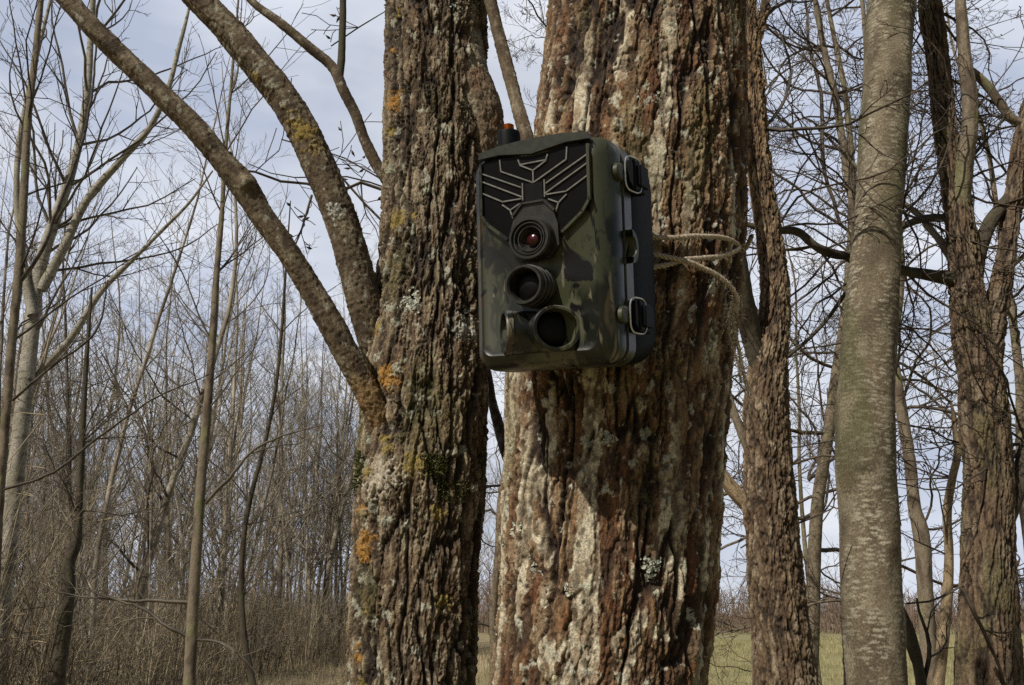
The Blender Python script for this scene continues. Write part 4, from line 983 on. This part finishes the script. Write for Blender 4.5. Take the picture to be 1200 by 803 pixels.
def loft(name, rings, mat, cap0=True, cap1=True, parent=None, sharp=35):
    """rings: list of (y, list of (x,z))"""
    V, Fs = [], []; n = len(rings[0][1])
    for y, ps in rings:
        for x, z in ps: V.append((x, y, z))
    for k in range(len(rings) - 1):
        for j in range(n):
            j2 = (j + 1) % n; Fs.append((k * n + j, k * n + j2, (k + 1) * n + j2, (k + 1) * n + j))
    if cap0: Fs.append(tuple(range(n)))
    if cap1: Fs.append(tuple(range((len(rings) - 1) * n, len(rings) * n)))
    return lk(name, V, Fs, mat, parent, sharp)
# local frame: x right, y into the trunk (front face at y = -.030), z up
yf = -.030
loft('housing', [(yf + .0008, rrect(.0352, BH - .0105, .006, arch=.003)), (yf, rrect(.0362, BH - .0085, .007, arch=.003)), (yf + .0012, rrect(.0385, BH - .0050, .008, arch=.003)), (yf + .006, rrect(.0425, BH - .0015, .010, arch=.003)),
                 (yf + .010, rrect(BW - .0006, BH - .0002, .011, arch=.003)), (yf + .013, rrect(BW, BH, .011, arch=.003)), (yf + .0150, rrect(BW, BH, .011, arch=.003)), (yf + .0155, rrect(BW - .0016, BH - .0016, .010, arch=.003)),
                 (yf + .0175, rrect(BW - .0016, BH - .0016, .010, arch=.003)), (yf + .0180, rrect(BW + .0002, BH, .011, arch=.003)), (yf + .0265, rrect(BW + .0002, BH, .011, arch=.003)), (yf + .0272, rrect(BW - .0012, BH - .001, .010, arch=.003))], M_camo)
loft('back_shell', [(yf + .0272, rrect(BW - .0016, BH - .002, .011)), (yf + .029, rrect(BW - .0006, BH - .0012, .012)), (yf + .0545, rrect(BW - .0006, BH - .003, .016)), (yf + .060, rrect(BW - .0022, BH - .0055, .018)), (yf + .063, rrect(BW - .006, BH - .010, .018))], M_black)
# infrared panel
def fx(px): return (px - 627.5) / 57.5 * .0345
def fz(py): return (300 - py) * .000497 + .0015
def poly_plate(name, pts, y0, y1, mat, parent=None):
    n = len(pts); V = [(x, y0, z) for x, z in pts] + [(x, y1, z) for x, z in pts]
    return lk(name, V, [tuple(range(n)), tuple(range(n, 2 * n))] + [(k, (k + 1) % n, n + (k + 1) % n, n + k) for k in range(n)], mat, parent, 20)
panel = [(fx(572), fz(183)), (fx(592), fz(181)), (fx(627), fz(186)), (fx(663), fz(181)), (fx(683), fz(183)), (fx(684), fz(247)), (fx(676), fz(262)), (fx(655), fz(284)), (fx(640), fz(300)), (fx(615), fz(300)), (fx(600), fz(284)), (fx(579), fz(262)), (fx(571), fz(247))]
ip = poly_plate('infrared_panel', panel, yf - .0004, yf + .002, M_panel)
brow = [(fx(569), fz(179)), (fx(592), fz(178)), (fx(627), fz(184)), (fx(663), fz(178)), (fx(686), fz(179)), (fx(684), fz(171)), (fx(660), fz(166.5)), (fx(627), fz(165)), (fx(595), fz(166.5)), (fx(571), fz(171))]
poly_plate('brow', brow, yf - .0022, yf + .002, M_brow)
def bars(name, segs, mat, parent, w=.0010, y=yf - .0012, hgt=.0014):
    V, Fs = [], []
    for (a, b_) in segs:
        a = np.array(a); b_ = np.array(b_); d = b_ - a; L_ = np.linalg.norm(d); d = d / L_; nrm_ = np.array([-d[1], d[0]]) * w / 2
        a = a - d * w * .3; b_ = b_ + d * w * .3; k = len(V)
        for q in (a, b_):
            for s_, yy in ((-1, y + hgt), (1, y + hgt), (.75, y), (-.75, y)):
                V.append((q[0] + nrm_[0] * s_, yy, q[1] + nrm_[1] * s_))
        Fs += [(k, k + 4, k + 5, k + 1), (k + 1, k + 5, k + 6, k + 2), (k + 2, k + 6, k + 7, k + 3), (k + 3, k + 7, k + 4, k), (k, k + 1, k + 2, k + 3), (k + 4, k + 7, k + 6, k + 5)]
    return lk(name, V, Fs, mat, parent, 20)
def seg(*p): return [((fx(p[k][0]), fz(p[k][1])), (fx(p[k + 1][0]), fz(p[k + 1][1]))) for k in range(len(p) - 1)]
def mir(s_): return [((-a[0], a[1]), (-b_[0], b_[1])) for a, b_ in s_]
half = seg((571, 196), (614, 222)) + seg((571, 206), (615, 234)) + seg((570, 220), (594, 236), (614, 236)) + seg((592, 184), (593, 198), (627.5, 219)) \
     + seg((612, 188), (614, 195), (627.5, 204)) + seg((594, 240), (602, 248), (612, 242)) + seg((602, 248), (605, 258)) + seg((616, 218), (616, 238))
bars('rib', half + mir(half) + seg((614, 194), (641, 194)) + seg((627.5, 204), (627.5, 219)), M_rib, ip)
half = seg((616, 243), (606, 256)) + seg((616, 243), (639, 243))[:1]
bars('rib', half + mir(seg((616, 243), (606, 256))), M_ring, ip, w=.0018, y=yf - .0026, hgt=.003)
fr = seg((571, 186), (571, 250), (578, 263), (598, 283))
for f_ in (fr, mir(fr)): bars('panel_border', f_, M_camo, ip, w=.0022, y=yf - .0018, hgt=.003)
# central square window
sqp = [(fx(618), fz(219)), (fx(637), fz(219)), (fx(637), fz(240)), (fx(618), fz(240))]
poly_plate('flash_window', sqp, yf - .0009, yf + .001, M_dome, ip)
def lathe(name, prof, mat, origin, axis, parent=None, n=48, sharp=30):
    """prof: (radius, distance along axis)"""
    z = Vector(axis).normalized(); x = z.orthogonal().normalized(); y = z.cross(x); o_ = Vector(origin)
    V, Fs = [], []
    for r_, h_ in prof:
        for k in range(n):
            a = 2 * math.pi * k / n; V.append(o_ + z * h_ + (x * math.cos(a) + y * math.sin(a)) * max(r_, 1e-5))
    for q in range(len(prof) - 1):
        for k in range(n):
            k2 = (k + 1) % n; Fs.append((q * n + k, q * n + k2, (q + 1) * n + k2, (q + 1) * n + k))
    Fs.append(tuple(range((len(prof) - 1) * n, len(prof) * n)))
    return lk(name, V, Fs, mat, parent, sharp)
# shroud plate behind upper lens
sh = [(fx(617), fz(244)), (fx(638), fz(244)), (fx(648), fz(257)), (fx(652), fz(272)), (fx(653), fz(298)), (fx(643), fz(313)), (fx(612), fz(313)), (fx(602), fz(298)), (fx(603), fz(272)), (fx(607), fz(257))]
poly_plate('lens_shroud', sh, yf - .0016, yf + .002, M_ring)
F_ = (0, -1, 0)
l1 = lathe('camera_lens', [(.0130, -.001), (.0130, .0040), (.0122, .0052), (.0108, .0052), (.0104, .0036), (.0098, .0036), (.0096, .0046), (.0090, .0046), (.0086, .0026), (.0079, .0026), (.0076, .0036), (.0070, .0036), (.0062, .0012), (.0045, -.0005), (.0001, -.0008)], M_ring, (0, yf - .0024, fz(289)), F_)
lathe('lens_glass', [(.0042, -.0003), (.0036, .0010), (.0022, .0019), (.0001, .0022)], M_glass, (0, yf - .0024, fz(289)), F_, l1)
l2 = lathe('light_sensor', [(.0122, -.002), (.0122, .0030), (.0117, .0033), (.0117, .0048), (.0122, .0051), (.0122, .0066), (.0117, .0069), (.0117, .0084), (.0122, .0087), (.0122, .0102), (.0116, .0106), (.0116, .0130), (.0112, .0140), (.0100, .0140), (.0092, .0128), (.0088, .0060)], M_ring, (0, yf, fz(346)), F_)
lathe('sensor_window', [(.0087, .0075), (.0070, .0086), (.0040, .0094), (.0001, .0097)], M_dome, (0, yf, fz(346)), F_, l2)
for sgn in (-1, 1):
    ang_ = R(47); axis = (sgn * math.sin(ang_), -math.cos(ang_), 0)
    o_ = lathe('motion_sensor', [(.0128, -.014), (.0128, .0125), (.0132, .0130), (.0132, .0160), (.0126, .0168), (.0112, .0168), (.0108, .0150), (.0104, .0080)], M_camo, (sgn * .0045, yf + .0035, fz(398)), axis)
    lathe('sensor_window', [(.0105, .0085), (.0090, .0100), (.0050, .0112), (.0001, .0116)], M_dome, (sgn * .0045, yf + .0035, fz(398)), axis, o_)
# latches on the right side
def box(name, x0, x1, y0, y1, z0, z1, mat, parent=None, ch=.0008):
    ps = rrect((x1 - x0) / 2, (z1 - z0) / 2, min((x1 - x0), (z1 - z0)) * .25, 3, (x0 + x1) / 2, (z0 + z1) / 2)
    ps2 = rrect((x1 - x0) / 2 - ch, (z1 - z0) / 2 - ch, min((x1 - x0), (z1 - z0)) * .2, 3, (x0 + x1) / 2, (z0 + z1) / 2)
    return loft(name, [(y0, ps2), (y0 + ch, ps), (y1 - ch, ps), (y1, ps2)], mat, parent=parent)
for zc in (.0440, -.0400):
    la = box('latch', BW - .001, BW + .0065, yf + .020, yf + .034, zc - .0095, zc + .0095, M_black)
    lathe('latch_boss', [(.0052, 0), (.0052, .0022), (.0042, .0030), (.0001, .0030)], M_olive, (BW - .0005, yf + .0120, zc), (1, 0, 0), la, 24)
    pts_, n_ = [], 28
    for k in range(n_):
        a = 2 * math.pi * k / n_; cx_, sx_ = math.cos(a), math.sin(a)
        yy = yf + .0205 + .0065 * abs(cx_) ** .5 * (1 if cx_ > 0 else -1); zz = zc + .0105 * abs(sx_) ** .5 * (1 if sx_ > 0 else -1)
        pts_.append((BW + .0050 + .0018 * math.cos(a), yy, zz))
    pts_ = np.array(pts_ + pts_[:2]); Vv = []; Ff = []
    T_ = np.gradient(pts_, axis=0); T_ /= np.linalg.norm(T_, axis=1)[:, None]
    for k in range(len(pts_)):
        e1 = norm(np.cross(T_[k], [1, 0, 0])); e2 = np.cross(T_[k], e1)
        for w in range(8): Vv.append(pts_[k] + .00055 * (e1 * math.cos(w * .7854) + e2 * math.sin(w * .7854)))
    for k in range(len(pts_) - 1):
        for w in range(8): Ff.append((k * 8 + w, k * 8 + (w + 1) % 8, (k + 1) * 8 + (w + 1) % 8, (k + 1) * 8 + w))
    lk('wire_bail', Vv, Ff, M_wire, la)
    lathe('hinge_pin', [(.0016, 0), (.0016, .013), (.0001, .013)], M_wire, (BW + .0030, yf + .030, zc - .0065), (0, 0, 1), la, 12)
    box('latch_lever', BW + .0055, BW + .0085, yf + .0225, yf + .033, zc - .0065, zc + .0065, M_black, la)
# padlock eye
eye = []
for k in range(13):
    a = R(-90 + 180 * k / 12); eye.append((yf + .0165 + .0075 * math.cos(a), .0005 + .0100 * math.sin(a)))
hole = []
for k in range(13):
    a = R(-90 + 180 * k / 12); hole.append((yf + .0175 + .0042 * math.cos(a), .0005 + .0060 * math.sin(a)))
V_ = []; n_ = 13
for x_ in (BW - .001, BW + .0050):
    V_ += [(x_, y_, z_) for y_, z_ in eye]; V_ += [(x_, y_, z_) for y_, z_ in hole]
Fs_ = []
for k in range(n_ - 1):
    Fs_ += [(k, k + 1, n_ + k + 1, n_ + k), (2 * n_ + k, 3 * n_ + k, 3 * n_ + k + 1, 2 * n_ + k + 1), (k, 2 * n_ + k, 2 * n_ + k + 1, k + 1), (n_ + k, n_ + k + 1, 3 * n_ + k + 1, 3 * n_ + k)]
lk('padlock_eye', V_, Fs_, M_olive)
# antenna socket with brass connector
an = lathe('antenna_socket', [(.0066, -.012), (.0066, .0105), (.0060, .0122), (.0030, .0124)], M_black, (-.0300, yf + .022, BH + .0058), (0, 0, 1), None, 32)
pr = [(.0030, .012)]
for k in range(8): pr += [(.0031, .0124 + k * .0006), (.0027, .0127 + k * .0006)]
lathe('brass_connector', pr + [(.0016, .0175)], M_brass, (-.0300, yf + .022, BH + .0058), (0, 0, 1), an, 24)
# mount block between the shell and the bark
box('mount_block', -.018, .018, yf + .060, yf + .078, -.030, .030, M_black)

# ------------------------------------------------------------------ twine
M_twine = noise_mat('jute', (.22, .18, .13), (.42, .36, .28), 900, .9, c3=(.32, .27, .20))
tw = []
gT = np.random.default_rng(9)
def strand(pts, r=.0018, plies=3, pitch=.010, fuzz=260, flen=.0045):
    pts = np.array(pts); p, rr, s = curve(pts, np.full(len(pts), r), .0009)
    T = np.gradient(p, axis=0); T /= np.linalg.norm(T, axis=1)[:, None]
    ref = np.array([0.1, -.9, .3]); E1 = ref - T * (T @ ref)[:, None]; E1 /= np.linalg.norm(E1, axis=1)[:, None]; E2 = np.cross(T, E1)
    for k in range(plies):
        a = s / pitch * 2 * math.pi + k * 2 * math.pi / plies
        c = p + (E1 * np.cos(a)[:, None] + E2 * np.sin(a)[:, None]) * r * .55
        tw.append((c, np.full(len(c), r * .58) * (1 + .12 * np.sin(s * 900 + k))))
    for k in range(int(fuzz * s[-1] / .1)):
        i_ = gT.integers(0, len(p)); d = norm(gT.normal(0, 1, 3) + T[i_] * gT.normal(0, 1.5)); l_ = flen * gT.uniform(.3, 1)
        q0 = p[i_] + d * r * .5; fu.append((np.array([q0, q0 + d * l_ * .5 + gT.normal(0, l_ * .12, 3), q0 + d * l_ + gT.normal(0, l_ * .3, 3)]), np.array([.00011, .0001, .00006])))
fu = []
def tp(px, py, lift=.004): return on_axis(ax_r, px, py, lift)[0]
strand([P(735, 277, .60), tp(760, 278, .006), tp(785, 279), tp(815, 277), tp(840, 278), P(854, 281, .610), P(866, 289, .625), P(856, 297, .610), tp(842, 301, .003), tp(820, 303, .005), tp(800, 305, .006), tp(780, 311, .006), tp(760, 314, .008), P(735, 318, .60)])
strand([P(730, 292, .60), tp(756, 296, .007), tp(780, 301, .008), tp(803, 306, .010), tp(825, 315, .008), tp(845, 326, .008), P(857, 338, .605), P(864, 352, .61), P(861, 366, .615)])
strand([P(863, 346, .61), P(858, 370, .615), P(862, 392, .62), P(867, 415, .625), P(872, 440, .63), P(880, 466, .635)], r=.0013, fuzz=500, flen=.007)
strand([P(860, 350, .61), P(854, 385, .615), P(858, 405, .62), P(866, 430, .625), P(868, 448, .63)], r=.0008, fuzz=500, flen=.007)
# the loop carries on round the back of the trunk
kz = float(P(866, 290, .69)[2]); k_ = int(np.argmin(np.abs(ax_r[0][:, 2] - kz))); cc_, rr_ = ax_r[0][k_], ax_r[1][k_]
strand([cc_ + np.array([math.sin(a) * (rr_ + .004), -math.cos(a) * (rr_ + .004), kz - cc_[2] + .004 * math.sin(3 * a)]) for a in np.linspace(R(80), R(318), 16)], fuzz=100)
twine = link('twine', tubes_mesh('twine', tw, 6), M_twine)
tag(twine, 'frayed tan jute twine looped round the trunk beside the trail camera', 'twine')
link('loose_fibres', tubes_mesh('loose_fibres', fu, 3), M_twine, twine)
